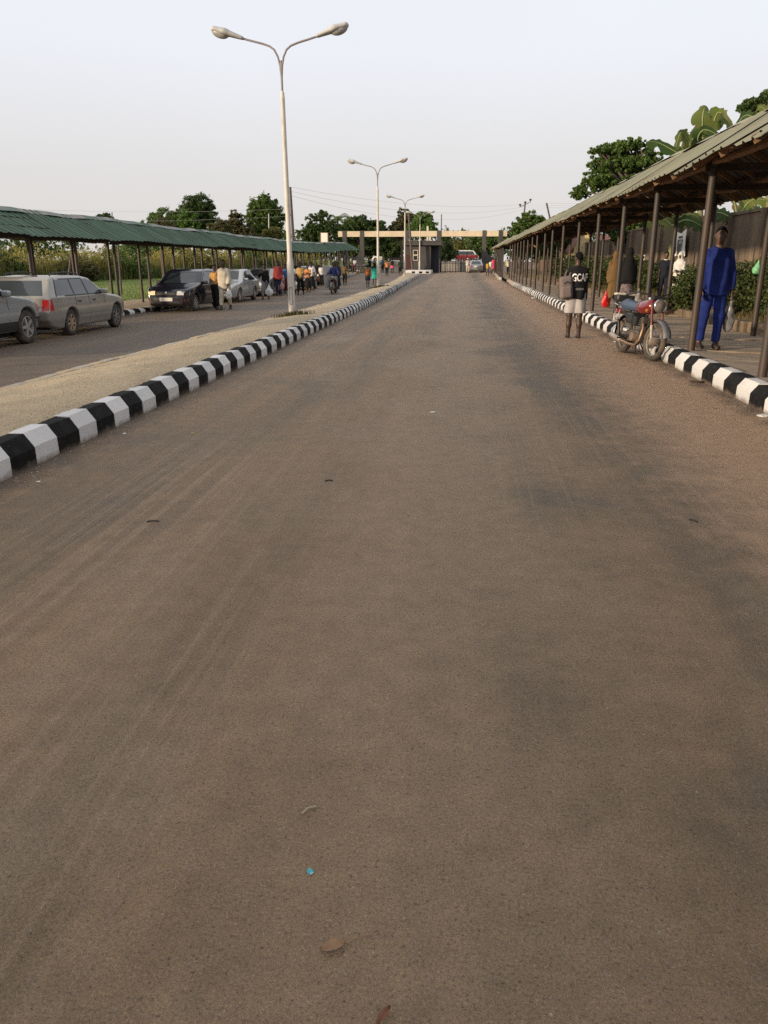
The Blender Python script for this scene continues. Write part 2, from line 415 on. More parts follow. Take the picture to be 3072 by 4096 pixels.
M_KC = paint('kerb_bare_concrete', (.36, .32, .27), .60, (.22, .19, .16), .85)
def dry_turf():
    m, nt, b = new_mat('dry_turf')
    tcn = nd(nt, 'ShaderNodeTexCoord').outputs['Object']
    n1 = noise(nt, 1.6, 6, .65, vec=tcn, stretch=(1, .45, 1)); n2 = noise(nt, 14., 6, .75, vec=tcn); n3 = noise(nt, 90., 4, .8, vec=tcn, stretch=(1, .5, 1))
    c = mixc(nt, rng(nt, n1, .32, .68), (.52, .42, .29), (.40, .33, .235))
    c = mixc(nt, rng(nt, n2, .52, .72, 0, .6), c, (.58, .48, .35))
    c = nd(nt, 'ShaderNodeHueSaturation', {'Color': c, 'Value': rng(nt, n3, .3, .7, .66, 1.32)}).outputs[0]
    nt.links.new(c, b.inputs['Base Color']); b.inputs['Roughness'].default_value = .95; b.inputs['Specular IOR Level'].default_value = .1
    h = nd(nt, 'ShaderNodeMath', {0: n3, 1: n2}, operation='ADD').outputs[0]; bump(nt, b, h, .9, .02); return m
M_TURF = dry_turf()
def kerb_mesh(name, L, side, m, top=.25, brk=.14, seed=0):
    """chamfered kerb block lying along Y; side=+1: face looks to +X"""
    r = random.Random(seed); s = side
    pr = [(.004, -.25), (0, brk), (-.078, top - .002), (-.086, top), (-.21, top), (-.21, -.25)]
    nY = 4; V = []; F = []; g = .0025
    for j in range(nY + 1):
        y = g + (L - 2 * g) * j / nY; e = 0 if 0 < j < nY else .0025
        for x, z in pr: V.append(((x - e) * s + r.uniform(-.0025, .0025), y, z - (e if z > .05 else 0) + r.uniform(-.0025, .0025)))
    n = len(pr)
    for j in range(nY):
        for i in range(n - 1): F.append((j * n + i, j * n + i + 1, (j + 1) * n + i + 1, (j + 1) * n + i))
    F += [tuple(range(n)), tuple(nY * n + i for i in range(n - 1, -1, -1))]
    mb = MB(); mb.add(V, F); me = mb.mesh(name, 18); me.materials.append(m); return me
def kerb(name, X, zf, side, y0, y1, pitch, pat, top=.25, brk=.14, seed=0, skip=()):
    yy = [y0 + 2 * i for i in range(int((y1 - y0) / 2) + 1)] + [y1]
    base = sheet(name, [lambda y: X(y) - side * .11, lambda y: X(y) - side * .19], yy, lambda x, y: zf(y) + top - .03, mat('kerb_bed', (.2, .17, .14), .95))
    meshes = {c: [kerb_mesh('kerb_block', pitch, side, mm, top, brk, seed + k) for k in range(3)] for c, mm in (('w', M_KW), ('b', M_KB), ('c', M_KC), ('t', M_TURF))}
    i = 0; y = y0; r = random.Random(seed)
    while y < y1 - pitch * .5:
        if not any(a <= y <= b for a, b in skip):
            o = link('kerb_block', meshes[pat(i, y, r)][r.randrange(3)], base)
            a = math.atan2(X(y + pitch) - X(y), pitch)
            o.location = (X(y) + r.uniform(-.008, .008), y, zf(y) + r.uniform(-.007, .007))
            o.rotation_euler = (r.uniform(-.008, .008), r.uniform(-.02, .02), -a + r.uniform(-.012, .012))
        y += pitch; i += 1
    return base
bw = lambda i, y, r: 'wb'[i % 2]
kerb('median_kerb', lk, zr, 1, 3.52, 81, .362, lambda i, y, r: ('c' if y > 62 and r.random() < .75 else 'wb'[i % 2]), seed=1)
kerb('median_far_kerb', lambda y: ml(y), lambda y: zl(y) + .12, -1, 6.2, 81, .42, (lambda i, y, r: 'ct'[i % 2]), top=.20, brk=.1, seed=2)
kerb('walkway_kerb', lambda y: RK + .22 * sm(55, 66, y), zr, -1, 3.05, 66, .463, lambda i, y, r: ('c' if y > 53 else 'wb'[(i + 1) % 2]), top=.24, seed=3)
kerb('walkway_far_kerb', lambda y: RK - .25 + .25 * sm(70, 92, y), zr, -1, 69.6, 94, .9, lambda i, y, r: ('w' if i == 0 else 'c'), top=.25, seed=4)
kerb('roadside_kerb', lambda y: LKX, zl, 1, 8, 84, .46, bw, top=.16, brk=.09, seed=5)
# ---- the planted median: trodden, dried turf
def med_z(X, Y):
    a, b = ml(Y) + .2, lk(Y) - .2; t = (X - a) / (b - a)
    return (zl(Y) + .315) * (1 - t) + (zr(Y) + .245) * t + .03 * math.sin(math.pi * t) + .006 * math.sin(X * 7 + Y * 3.1)
MY = [2.5 + .5 * i for i in range(158)]
med = sheet('median', [(lambda k: (lambda y: (ml(y) + .19) * (1 - k / 10) + (lk(y) - .19) * k / 10))(k) for k in range(11)], MY, med_z, M_TURF)
# rounded end of the median: a curved kerb nose of short blocks and its fill
nose = empty('median_nose', ((lk(81) + ml(81)) / 2, 81.2, 0)); nose['kind'] = 'structure'
nr = (lk(81) - ml(81)) / 2
mb = MB(); K = 14
V = [(0, 0, zr(82) + .24)] + [((nr - .05) * math.cos(math.pi * k / K), 1.9 * math.sin(math.pi * k / K), zr(82) + .235) for k in range(K + 1)]
mb.add(V, [(0, k + 1, k + 2) for k in range(K)]); mb.build('nose_fill', M_TURF, nose)
for k in range(K):
    a0, a1 = math.pi * k / K, math.pi * (k + 1) / K
    p0 = Vector((nr * math.cos(a0), 2.0 * math.sin(a0), 0)); p1 = Vector((nr * math.cos(a1), 2.0 * math.sin(a1), 0))
    d = p1 - p0; me = kerb_mesh('kerb_block', d.length * .98, 1, M_KC if k % 3 else M_KW, .26, .14, k)
    o = link('kerb_block', me, nose); o.location = (p0.x, p0.y, zr(82)); o.rotation_euler = (0, 0, math.atan2(d.y, d.x) - math.pi / 2)
# ---- right walkway: concrete slabs with open joints
M_SLAB = mat('walkway_concrete', (.33, .255, .185), .9, .22, 2.2, col2=(.22, .165, .115), s2=1.4, f2=(.48, .7), bmp=.5, bscale=30)
def walk_z(X, Y): return zr(Y) + .235 - .035 * (X - 3.4)
pav = sheet('walkway_pavement', [RK + .2, 4.2, 5, 5.9], [3 + 1.2 * i for i in range(77)], lambda x, y: walk_z(x, y) - .03, mat('joint_soil', (.10, .075, .05), .95, .3, 20))
sl_me = []
for k in range(4):
    mb = MB(); L = 1.16; nX, nYs = 7, 3; V = []; F = []
    r = random.Random(k + 50)
    for j in range(nYs + 1):
        for i in range(nX + 1):
            e = .012 if j in (0, nYs) else 0
            V.append((i * 2.44 / nX, L * j / nYs + (r.uniform(-.02, .02) if j in (0, nYs) else 0), -e - .035 * (i * 2.44 / nX) + r.uniform(-.006, .006)))
    n0 = len(V); V += [(x, y, z - .08) for x, y, z in V]
    for j in range(nYs):
        for i in range(nX):
            a = j * (nX + 1) + i; F.append((a, a + 1, a + nX + 2, a + nX + 1))
    for i in range(nX):
        F.append((i, n0 + i, n0 + i + 1, i + 1)); a = nYs * (nX + 1) + i; F.append((a + 1, n0 + a + 1, n0 + a, a))
    for j in range(nYs):
        a = j * (nX + 1) + nX; F.append((a, n0 + a, n0 + a + nX + 1, a + nX + 1))
    mb.add(V, F); me = mb.mesh('slab', 30); me.materials.append(M_SLAB); sl_me.append(me)
for i in range(75):
    y = 3.2 + i * 1.2
    if 66 < y < 69: continue
    o = link('slab', sl_me[rnd.randrange(4)], pav)
    o.location = (RK + .21, y + rnd.uniform(-.02, .02), zr(y) + .235 + rnd.uniform(-.004, .004)); o.rotation_euler = (rnd.uniform(-.003, .003), rnd.uniform(-.008, .008), rnd.uniform(-.012, .012))
# ---- left walkway floor
M_SAND = mat('sandy_concrete', (.36, .27, .17), .95, .25, 1.5, col2=(.24, .18, .11), s2=.9, bmp=.4, bscale=25)
sheet('roadside_pavement', [-14.3, -13, -12.2, LKX - .19], [-20 + 4 * i for i in range(27)] + [88], lambda x, y: zl(y) + .155 + .01 * math.sin(x * 3 + y), M_SAND)
# ---- earth bank behind the right walkway, up to the wall
M_BANK = mat('bank_earth', (.16, .10, .055), .95, .4, 3., col2=(.10, .085, .035), s2=1.2, f2=(.42, .62), bmp=.9, bscale=12)
def bank_z(X, Y):
    t = sm(5.9, 6.5, X); return zr(Y) + .12 + .28 * t + .06 * math.sin(X * 3.3 + Y * 1.7) * t + .05 * math.sin(Y * .9) * t
sheet('bank', [5.86, 6.05, 6.3, 6.6, 7, 7.5, 8, 8.6, 10, 14, 30, 60], [2 + 1.5 * i for i in range(66)], bank_z, M_BANK)
# ================================================================ COVERED WALKWAYS
def rust_post():
    m, nt, b = new_mat('painted_rusty_pipe')
    g = nd(nt, 'ShaderNodeNewGeometry').outputs['Position']
    n1 = noise(nt, 2.2, 6, .7, vec=g, stretch=(1, 1, .45)); n2 = noise(nt, 60., 4, .7, vec=g)
    c = mixc(nt, rng(nt, n1, .42, .62), (.024, .021, .019), (.050, .030, .021))
    c = mixc(nt, rng(nt, n2, .60, .72, 0, .6), c, (.085, .065, .05))
    nt.links.new(c, b.inputs['Base Color']); b.inputs['Roughness'].default_value = .6; bump(nt, b, n2, .3, .004); return m
M_POST = rust_post()
def roofmat(name, ca, cb, cc):
    m, nt, b = new_mat(name)
    g = nd(nt, 'ShaderNodeNewGeometry').outputs['Position']; oi = nd(nt, 'ShaderNodeObjectInfo').outputs['Random']
    n1 = noise(nt, .9, 5, .6, vec=g); n2 = noise(nt, 5., 6, .7, vec=g, stretch=(.5, 2.2, .5))
    c = mixc(nt, rng(nt, n1, .35, .65), ca, cb)
    c = mixc(nt, rng(nt, n2, .5, .72, 0, .55), c, cc)
    c = nd(nt, 'ShaderNodeHueSaturation', {'Color': c, 'Value': rng(nt, oi, 0, 1, .84, 1.14)}).outputs[0]
    bf = nd(nt, 'ShaderNodeNewGeometry').outputs['Backfacing']; c = mixc(nt, bf, c, (.055, .040, .030))     # dark brown on the underside
    nt.links.new(c, b.inputs['Base Color']); b.inputs['Roughness'].default_value = .6; b.inputs['Specular IOR Level'].default_value = .3
    bump(nt, b, n2, .15, .01); return m
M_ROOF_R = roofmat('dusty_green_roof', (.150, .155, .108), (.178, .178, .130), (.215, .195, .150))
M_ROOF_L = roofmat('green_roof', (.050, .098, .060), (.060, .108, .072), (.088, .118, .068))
M_RIDGE_L = mat('grey_ridge', (.27, .25, .24), .7, .2, 3., col2=(.08, .15, .10), s2=.35, f2=(.45, .55))
M_RIDGE_R = mat('dusty_ridge', (.24, .225, .16), .65, .2, 3.)
M_WOOD = mat('raw_timber', (.215, .118, .058), .85, .35, 4., bmp=.4, bscale=30, vstretch=(1, 6, 1))
M_WOODD = mat('old_timber', (.034, .024, .018), .85, .4, 4., bmp=.4, bscale=30)
def sheet_mesh(name, W, dx, dz, m, ribs=3, seed=0):
    """one trough-profile roof sheet: W along Y, falling from (0,0) to (dx,-dz)"""
    r = random.Random(seed); p = W / ribs; ys = []
    for k in range(ribs):
        y = k * p; ys += [(y, 0), (y + p * .62, 0), (y + p * .70, .026), (y + p * .86, .026), (y + p * .94, 0)]
    ys += [(W, 0), (W + .10, .004)]; n = len(ys); V = []; F = []; J = 4
    ln = math.hypot(dx, dz); nx, nz = dz / ln * (1 if dx > 0 else -1), abs(dx) / ln
    for j in range(J + 1):
        t = j / J; w = r.uniform(-.012, .012)
        for y, h in ys: V.append((dx * t + nx * h, y, -dz * t + nz * h + w - .02 * math.sin(t * 3.1) * r.random()))
    for j in range(J):
        for i in range(n - 1): F.append((j * n + i, j * n + i + 1, (j + 1) * n + i + 1, (j + 1) * n + i))
    me = bpy.data.meshes.new(name); me.from_pydata(V, [], F); me.update()
    if me.polygons[0].normal.z < 0: me.flip_normals()
    me.materials.append(m); return me
def shelter(name, label, xr, xe1, xe2, ridge, eave, ys, xf, xb, roof_y, M_roof, M_ridge, zp, zb, seed, rafters, group=None, rp=.055, ptop=None, hip=False, fascia=None, wob=.03):
    """roof of separate sheets on pipe posts. xe1/xe2 eaves, ridge(Y)/eave(Y) heights"""
    t = tag(empty(name, (xr, ys[0], 0)), label, 'covered walkway', group)
    ox, oy = xr, ys[0]; r = random.Random(seed)
    wv = lambda y: wob * (math.sin(y * .55 + seed) + .6 * math.sin(y * 1.31 + 2 * seed))
    for y in ys:
        for x, zf in ((xf, zp), (xb, zb)):
            dx, dy = r.uniform(-.03, .03), r.uniform(-.06, .06)
            mb = MB(); topz = eave(y) + (abs(x - (xe1 if x == xf else xe2))) / abs(xr - xe1) * (ridge(y) - eave(y)) - .16
            mb.tube([(x - ox + dx, y - oy + dy, zf(x, y) - .15), (x - ox + r.uniform(-.015, .015) + dx, y - oy + r.uniform(-.02, .02) + dy, topz)], rp, 10)
            mb.build('post', M_POST, t, 50)
    W = .93
    for side, xe in ((0, xe1), (1, xe2)):
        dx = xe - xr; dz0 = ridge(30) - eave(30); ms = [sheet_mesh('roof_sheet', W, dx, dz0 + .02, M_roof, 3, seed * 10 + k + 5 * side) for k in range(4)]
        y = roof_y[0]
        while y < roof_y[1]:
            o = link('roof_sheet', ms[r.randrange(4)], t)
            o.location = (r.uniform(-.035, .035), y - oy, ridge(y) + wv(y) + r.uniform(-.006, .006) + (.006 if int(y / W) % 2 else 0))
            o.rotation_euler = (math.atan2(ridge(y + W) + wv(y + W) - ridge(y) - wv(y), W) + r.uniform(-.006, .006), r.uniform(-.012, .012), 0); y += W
    y = roof_y[0]; k = 0
    while y < roof_y[1] - .1:
        y2 = min(y + 2.2, roof_y[1]); mb = MB(); V = []
        for q in range(5):
            yy = y + (y2 - y) * q / 4; z = ridge(yy) + wv(yy) + .022 + .012 * math.sin(yy * 3)
            V += [(-.22, yy - oy, z - .105), (0, yy - oy, z + .015), (.22, yy - oy, z - .105)]
        mb.add(V, [(q * 3 + i, q * 3 + i + 1, q * 3 + i + 4, q * 3 + i + 3) for q in range(4) for i in range(2)])
        me = bpy.data.meshes.new('ridge_cap'); me.from_pydata(mb.v, [], mb.f); me.update(); link('ridge_cap', me, t, M_ridge); y = y2
    # eave beams: long poles resting on the posts, sagging a little between them
    for x, xe in ((xf, xe1), (xb, xe2)):
        for a, b in zip(ys[:-1], ys[1:]):
            if b - a > 5: continue
            f = abs(x - xe) / abs(xr - xe)
            z0 = eave(a) + f * (ridge(a) - eave(a)) - .20 + wv(a) * .5; z1 = eave(b) + f * (ridge(b) - eave(b)) - .20 + wv(b) * .5
            pts = [(x - ox, a - oy - .1 + (b - a + .2) * q / 6, z0 + (z1 - z0) * q / 6 - .05 * math.sin(math.pi * q / 6) * r.uniform(.4, 1.4)) for q in range(7)]
            MB().tube(pts, .052, 7).build('eave_beam', M_WOOD if rafters else M_WOODD, t, 50)
    if fascia:
        for a, b in zip(ys[:-1], ys[1:]):
            for x in (xf + .07,):
                MB().bar((x - ox, a - oy, eave(a) + .03 + wv(a)), (x - ox, b - oy, eave(b) + .03 + wv(b)), .03, fascia).build('fascia_board', M_WOODD, t)
    y = roof_y[0] + .3
    while rafters and y < roof_y[1]:
        for xe, s in ((xe1, -1), (xe2, 1)):
            dx = xe - xr; off = -.075
            MB().bar((dx * .955, y - oy, eave(y) + off + wv(y) + .045), (0, y - oy, ridge(y) + off + wv(y)), .05, .095).build('rafter', M_WOOD, t)
        y += rafters
    for y in ys:
        MB().bar((xf - ox - .1, y - oy, eave(y) + .0), (xb - ox + .1, y - oy, eave(y) + .0), .06, .11).build('tie_beam', M_WOODD, t)
    for fr in (.3, .65):
        for s, xe in ((0, xe1), (1, xe2)):
            for a in range(int(roof_y[0]), int(roof_y[1]) - 3, 4):
                xx = (xe - xr) * fr; z = lambda q: ridge(q) - (ridge(q) - eave(q)) * fr - .055 + wv(q)
                MB().bar((xx, a - oy, z(a)), (xx, a + 4 - oy, z(a + 4)), .05, .05).build('purlin', M_WOODD, t)
    return t
ysR = [2.9, 6.2, 9.66, 12.75, 16.0, 19.4, 22.7, 26.6, 30.5, 34.1, 37.4, 41., 44.3, 47.4, 50.2, 53., 55.8, 58.6, 61.6, 64.8]
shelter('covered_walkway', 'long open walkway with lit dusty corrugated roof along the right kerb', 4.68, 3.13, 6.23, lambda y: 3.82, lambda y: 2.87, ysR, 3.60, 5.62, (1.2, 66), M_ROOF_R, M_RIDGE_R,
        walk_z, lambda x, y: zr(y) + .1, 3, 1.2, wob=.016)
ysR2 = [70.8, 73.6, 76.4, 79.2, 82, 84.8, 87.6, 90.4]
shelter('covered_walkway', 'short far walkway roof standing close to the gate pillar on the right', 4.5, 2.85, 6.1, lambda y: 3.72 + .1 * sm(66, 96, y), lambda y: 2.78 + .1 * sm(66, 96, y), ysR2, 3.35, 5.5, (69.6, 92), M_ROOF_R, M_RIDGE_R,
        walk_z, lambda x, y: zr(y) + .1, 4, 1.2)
ysL = [-16.5, -13.8, -11.1, -8.4, -5.7, -3.0, -.3, 2.4, 5.0, 7.7, 10.4, 13.0, 15.6, 18.2, 20.85, 23.5, 26.2, 29.0, 31.7, 34.35, 37.0, 39.6, 42.1, 44.7, 47.2, 49.7, 52.3, 54.9, 57.5, 60.2, 62.9, 65.6, 68.2, 70.9, 73.6, 76.2, 78.9, 81.5, 84.2]  # unseen run behind the camera added to keep the near road in shade
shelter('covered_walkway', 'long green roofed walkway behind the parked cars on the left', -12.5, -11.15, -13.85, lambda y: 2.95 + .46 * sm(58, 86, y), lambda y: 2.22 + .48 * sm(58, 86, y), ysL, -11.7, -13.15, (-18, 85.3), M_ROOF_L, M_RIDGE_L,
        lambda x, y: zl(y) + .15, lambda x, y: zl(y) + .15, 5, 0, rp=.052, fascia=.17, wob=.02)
# ================================================================ placing by sight lines: photo pixel (3072 x 4096) at depth Y
def A(x, y, Y):
    u = (x - 1536.) / 3076; v = (2048. - y) / 3076
    fy = math.cos(PITCH) + v * math.sin(PITCH); z = -math.sin(PITCH) + v * math.cos(PITCH)
    X_ = u * math.cos(YAW) - fy * math.sin(YAW); Y_ = u * math.sin(YAW) + fy * math.cos(YAW)
    t = Y / Y_; return Vector((X_ * t, Y, CAMH + z * t))
# ================================================================ STREET LAMPS
M_LPOLE = mat('lamp_pole_paint', (.52, .485, .44), .65, .12, 2., col2=(.27, .20, .15), s2=2.4, f2=(.54, .70), stretch=(1, 1, .35))
M_LARM = mat('lamp_arm_galvanised', (.22, .19, .19), .6, .2, 4.)
M_LHEAD = mat('lamp_housing', (.40, .395, .385), .6, .15, 5.)
M_LBOWL = mat('lamp_bowl_plastic', (.30, .29, .28), .35, .15, 8., spec=.6)
M_DARK = mat('dark_gap', (.02, .018, .016), .9, .2, 8.)
def make_lamp():
    t = empty('street_lamp')
    MB().lathe([(.0, -.1), (.095, -.1), (.093, .05), (.090, 1.25), (.089, 1.33), (.070, 1.42), (.066, 1.46)], 18).build('base_section', M_LPOLE, t, 40)
    MB().lathe([(.066, 1.44), (.062, 3.0), (.054, 5.15), (.056, 5.16), (.056, 5.22), (.05, 5.23), (.05, 5.30), (.03, 5.36), (0, 5.36)], 16).build('pole', M_LPOLE, t, 40)
    mb = MB()
    for a, b, c, d in ((-.035, .035, .30, .31), (-.035, .035, .72, .73)): mb.box((0, -.0915, (c + d) / 2), (b - a, .006, .012))
    for x in (-.037, .037): mb.box((x, -.0885, .515), (.006, .006, .43))
    dr = mb.build('access_door_seam', M_DARK, t)
    MB().tube([(0, 0, 5.33), (0, 0, 5.75), (0, 0, 6.02)], .027, 10).build('neck_pipe', M_LARM, t, 50)
    for s in (-1, 1):
        MB().tube([(0, 0, 5.62), (s * .025, 0, 5.90), (s * .07, 0, 6.10), (s * .15, 0, 6.25), (s * .26, 0, 6.33), (s * .42, 0, 6.385), (s * .72, 0, 6.46), (s * 1.0, 0, 6.535)], .0245, 10).build('arm', M_LARM, t, 60)
        ang = math.atan2(.085, .30); Rm = roty(-ang * s) if s > 0 else roty(ang)
        o0 = np.array([s * .90, 0, 6.50])
        def loc(P): return (P - o0) @ Rm * np.array([s, 1, 1])
        def body(P):
            q = loc(P); q2 = q * np.array([1, .80, 1.45])
            d = rc(q2, (.04, 0, .02), (.46, 0, .035), .064, .122)
            d = smin(d, rc(q2, (.46, 0, .035), (.70, 0, .03), .124, .110), .06)
            return smax(d, -(q[:, 2] + .022 + .02 * q[:, 0]), .012)
        def bowl(P):
            q = loc(P); d = ell(q, (.56, 0, -.010), (.215, .125, .120)); return smax(d, q[:, 2] + .012, .01)
        lo = (min(s * .80, s * 1.85), -.2, 6.25); hi = (max(s * .80, s * 1.85), .2, 7.05)
        h = sdf_obj('lamp_head', body, lo, hi, .016, M_LHEAD, t); sdf_obj('lamp_bowl', bowl, lo, hi, .016, M_LBOWL, h)
    return t
def copy_tree(o, parent=None):
    c = o.copy(); COL.objects.link(c); c.parent = parent
    for ch in list(o.children): copy_tree(ch, c)
    return c
lamp0 = make_lamp()
for i, (x, y, lab, s, lean) in enumerate(((-4.52, 20.8, 'tall white double-armed lamp post nearest the camera on the median', 1.0, -.010),
                        (-4.86, 45.6, 'second double-armed lamp post from the camera, beside the girl in the green dress', 1.0, -.004),
                        (-5.22, 71., 'third double-armed lamp post, before the end of the median', .99, 0.),
                        (-5.12, 93., 'farthest double-armed lamp post, directly in front of the gatehouse', 1.0, 0.))):
    o = lamp0 if i == 0 else copy_tree(lamp0)
    o.location = (x, y, (med_z(x, y) if y < 81 else zr(y)) - .02); o.rotation_euler = (0, lean, R((2, -3, 4, -6)[i])); o.scale = (s, s, s)
    tag(o, lab, 'street lamp', 'street lamps on the median')
# weeds round two lamp feet
def blades(n, area, hgt, wid, seed, bend=.4, zf=None):
    r = np.random.RandomState(seed); P = area(r, n); h = hgt * r.uniform(.5, 1.15, n); a = r.uniform(0, 2 * np.pi, n); w = wid * r.uniform(.6, 1.3, n)
    d = np.stack([np.cos(a), np.sin(a), 0 * a], 1); t = np.stack([-np.sin(a), np.cos(a), 0 * a], 1); up = np.array([0, 0, 1.])
    b = bend * r.uniform(.1, 1, n)[:, None] * h[:, None]
    V = np.stack([P - t * w[:, None] / 2, P + t * w[:, None] / 2, P + up * h[:, None] * .6 + d * b * .4 + t * w[:, None] * .35, P + up * h[:, None] * .6 + d * b * .4 - t * w[:, None] * .35,
                  P + up * h[:, None] * np.sqrt(np.maximum(.1, 1 - (b / h[:, None]) ** 2)) + d * b], 1).reshape(-1, 3)
    k = np.arange(n)[:, None] * 5
    return V, np.concatenate([k + [0, 1, 2], k + [0, 2, 3], k + [3, 2, 4]])
M_WEED = leafmat('weed_leaf', [(.05, .06, .02), (.09, .085, .03), (.14, .11, .05), (.06, .08, .02)], .2)
for i, (x, y) in enumerate(((-4.52, 20.8), (-4.86, 45.6))):
    def ar(r, n, x=x, y=y):
        a = r.uniform(0, 6.28, n); q = .07 + .45 * r.rand(n) ** 1.6; X = x + q * np.cos(a) * 1.2; Y = y - .05 + q * np.sin(a) * .7
        return np.stack([X, Y, np.array([med_z(p, s) for p, s in zip(X, Y)])], 1)
    V, F = blades(420, ar, .13, .02, 20 + i, .9)
    tag(link('weed_tuft', mesh_np('weed_tuft', V, F), None, M_WEED), ('dry weed tuft round the foot of the nearest lamp post', 'dry weed tuft round the foot of the second lamp post')[i], 'weeds')
# short dead turf blades standing along the median's near edge
M_STRAW = leafmat('straw', [(.50, .40, .26), (.38, .30, .19), (.58, .48, .33), (.30, .25, .15)], .15)
def ar(r, n):
    Y = 4.6 + 30 * r.rand(n) ** 2; X = np.array([lk(y) for y in Y]) - .2 - 1.75 * r.rand(n) ** 1.5
    return np.stack([X, Y, np.array([med_z(p, s) for p, s in zip(X, Y)]) - .004], 1)
V, F = blades(16000, ar, .022, .006, 31, 1.6)
tag(link('dry_grass', mesh_np('dry_grass', V, F), None, M_STRAW), 'short dry trodden grass on the median', 'grass', kind='stuff')
# ================================================================ GATE
GY = 103.
M_CREAM = mat('cream_beam_paint', (.56, .46, .33), .8, .12, 1.2, col2=(.40, .31, .21), s2=.8, f2=(.62, .78), bmp=.2)
M_GPIL = mat('dark_pillar_render', (.060, .056, .054), .85, .25, 1.5, bmp=.3)
M_GPIL2 = mat('gatehouse_render', (.058, .051, .050), .85, .2, 1.2, bmp=.3)
gt = tag(empty('entrance_gateway', (A(1690, 1090, GY).x, GY, zr(GY))), 'wide entrance gateway with cream beam across dark concrete pillars', 'gateway')
gx0 = gt.location.x; gzz = zr(GY)
zt, zb_ = A(1690, 924, GY).z - gzz, A(1690, 946.5, GY).z - gzz
pil = [(1370, 1386), (1440, 1455), (1617, 1634), (1748, 1765), (1930, 1945), (1995, 2011)]
xs_ = [1352] + [v for p in pil for v in p] + [2029]
for a, b in zip(xs_[0::2], xs_[1::2]):
    xa, xb_ = A(a, 935, GY).x - gx0, A(b, 935, GY).x - gx0
    MB().box(((xa + xb_) / 2, .3, (zt + zb_) / 2), (xb_ - xa - .01, .7, zt - zb_), bev=.02).build('beam_segment', M_CREAM, gt)
for i, (a, b) in enumerate(pil):
    xa, xb_ = A(a, 935, GY).x - gx0, A(b, 935, GY).x - gx0; w = xb_ - xa
    fl = {1: -1, 4: 1}.get(i, 0); top = zt + .06
    if fl:   # flared foot: the pillar swells towards the side wall in a curve
        prof = [(0, top), (0, 2.9), (.10, 2.55), (.36, 2.15), (.85, 1.85), (1.5, 1.7), (1.5, -.3)]
        if fl > 0: poly = [(xa, -.3), (xa, top)] + [(xb_ + p, z) for p, z in prof]
        else: poly = [(xb_, -.3), (xb_, top)] + [(xa - p * .75, z) for p, z in prof]
        MB().prism(poly, 'y', -.12, .72).build('pillar', M_GPIL, gt)
    else:
        MB().box(((xa + xb_) / 2, .3, (top - .3) / 2), (w, .84, top + .3), bev=.015).build('pillar', M_GPIL, gt)
# gatehouse
ghy = 96.6
gh = tag(empty('gatehouse', (A(1700, 1090, ghy).x, ghy, zr(ghy))), 'low dark grey gatehouse with flat roof under the gateway beam', 'building')
hx = gh.location.x; x0, x1, x2 = (A(v, 1090, ghy).x - hx for v in (1621, 1722, 1752)); zrf = A(1690, 983, ghy).z - zr(ghy)
M_PANE = mat('dark_window_glass', (.015, .017, .02), .12, .1, 5., spec=.6)
M_WFRAME = mat('cream_window_frame', (.55, .47, .36), .7, .1, 8.)
mb = MB(); mb.box(((x0 + x1) / 2, 2.2, zrf / 2 - .1), (x1 - x0, 4.4, zrf + .2)); mb.build('wall', M_GPIL2, gh)
mb = MB(); mb.box(((x1 + x2) / 2 + .01, 2.6, zrf / 2 - .1), (x2 - x1 - .02, 3.4, zrf + .18)); mb.build('wall', mat('gate_lobby_dark', (.022, .022, .03), .9), gh)
MB().box(((x0 + x2) / 2, 2.1, zrf + .24), (x2 - x0 + .7, 5.2, .40), bev=.03).build('roof_slab', M_GPIL2, gh)
MB().box(((x0 + x2) / 2, 2.1, zrf + .50), (x2 - x0 + .78, 5.3, .12), bev=.02).build('roof_edge', M_GPIL, gh)
wx0, wx1 = A(1653, 1020, ghy).x - hx, A(1671, 1020, ghy).x - hx
for za, zb2 in ((1001, 1019), (1022, 1041)):
    a, b = A(1690, za, ghy).z - zr(ghy), A(1690, zb2, ghy).z - zr(ghy)
    w = MB(); cx, cz = (wx0 + wx1) / 2, (a + b) / 2; W_, H_ = wx1 - wx0, a - b
    for dx, dz, ww, hh in ((-W_ / 2, 0, .07, H_ + .06), (W_ / 2, 0, .07, H_ + .06), (0, -H_ / 2, W_ - .08, .07), (0, H_ / 2, W_ - .08, .07)): w.box((cx + dx, -.02, cz + dz), (ww, .07, hh))
    win = w.build('window', M_WFRAME, gh); MB().box((cx, -.003, cz), (W_ - .08, .03, H_ - .08)).build('pane', M_PANE, win)
MB().box((A(1637, 1040, ghy).x - hx, -.005, 1.05), (.75, .03, 2.1)).build('door', mat('maroon_door', (.05, .014, .012), .6), gh)
# painted kerb island at its foot
isl = tag(empty('traffic_island', (A(1672, 1095, 91).x, 90.8, zr(90.8))), 'low concrete island with black and white squares in front of the gatehouse', 'traffic island')
wI = A(1726, 1095, 91).x - A(1622, 1095, 91).x
MB().box((0, 2.6, .15), (wI, 5.2, .5), bev=.12).build('island_body', M_KW, isl, 40)
for k in range(3):
    xx = A((1653, 1682, 1709)[k], 1095, 90.7).x - isl.location.x
    MB().box((xx, -.004, .18), (.36, .02, .2)).build('black_square', M_KB, isl)
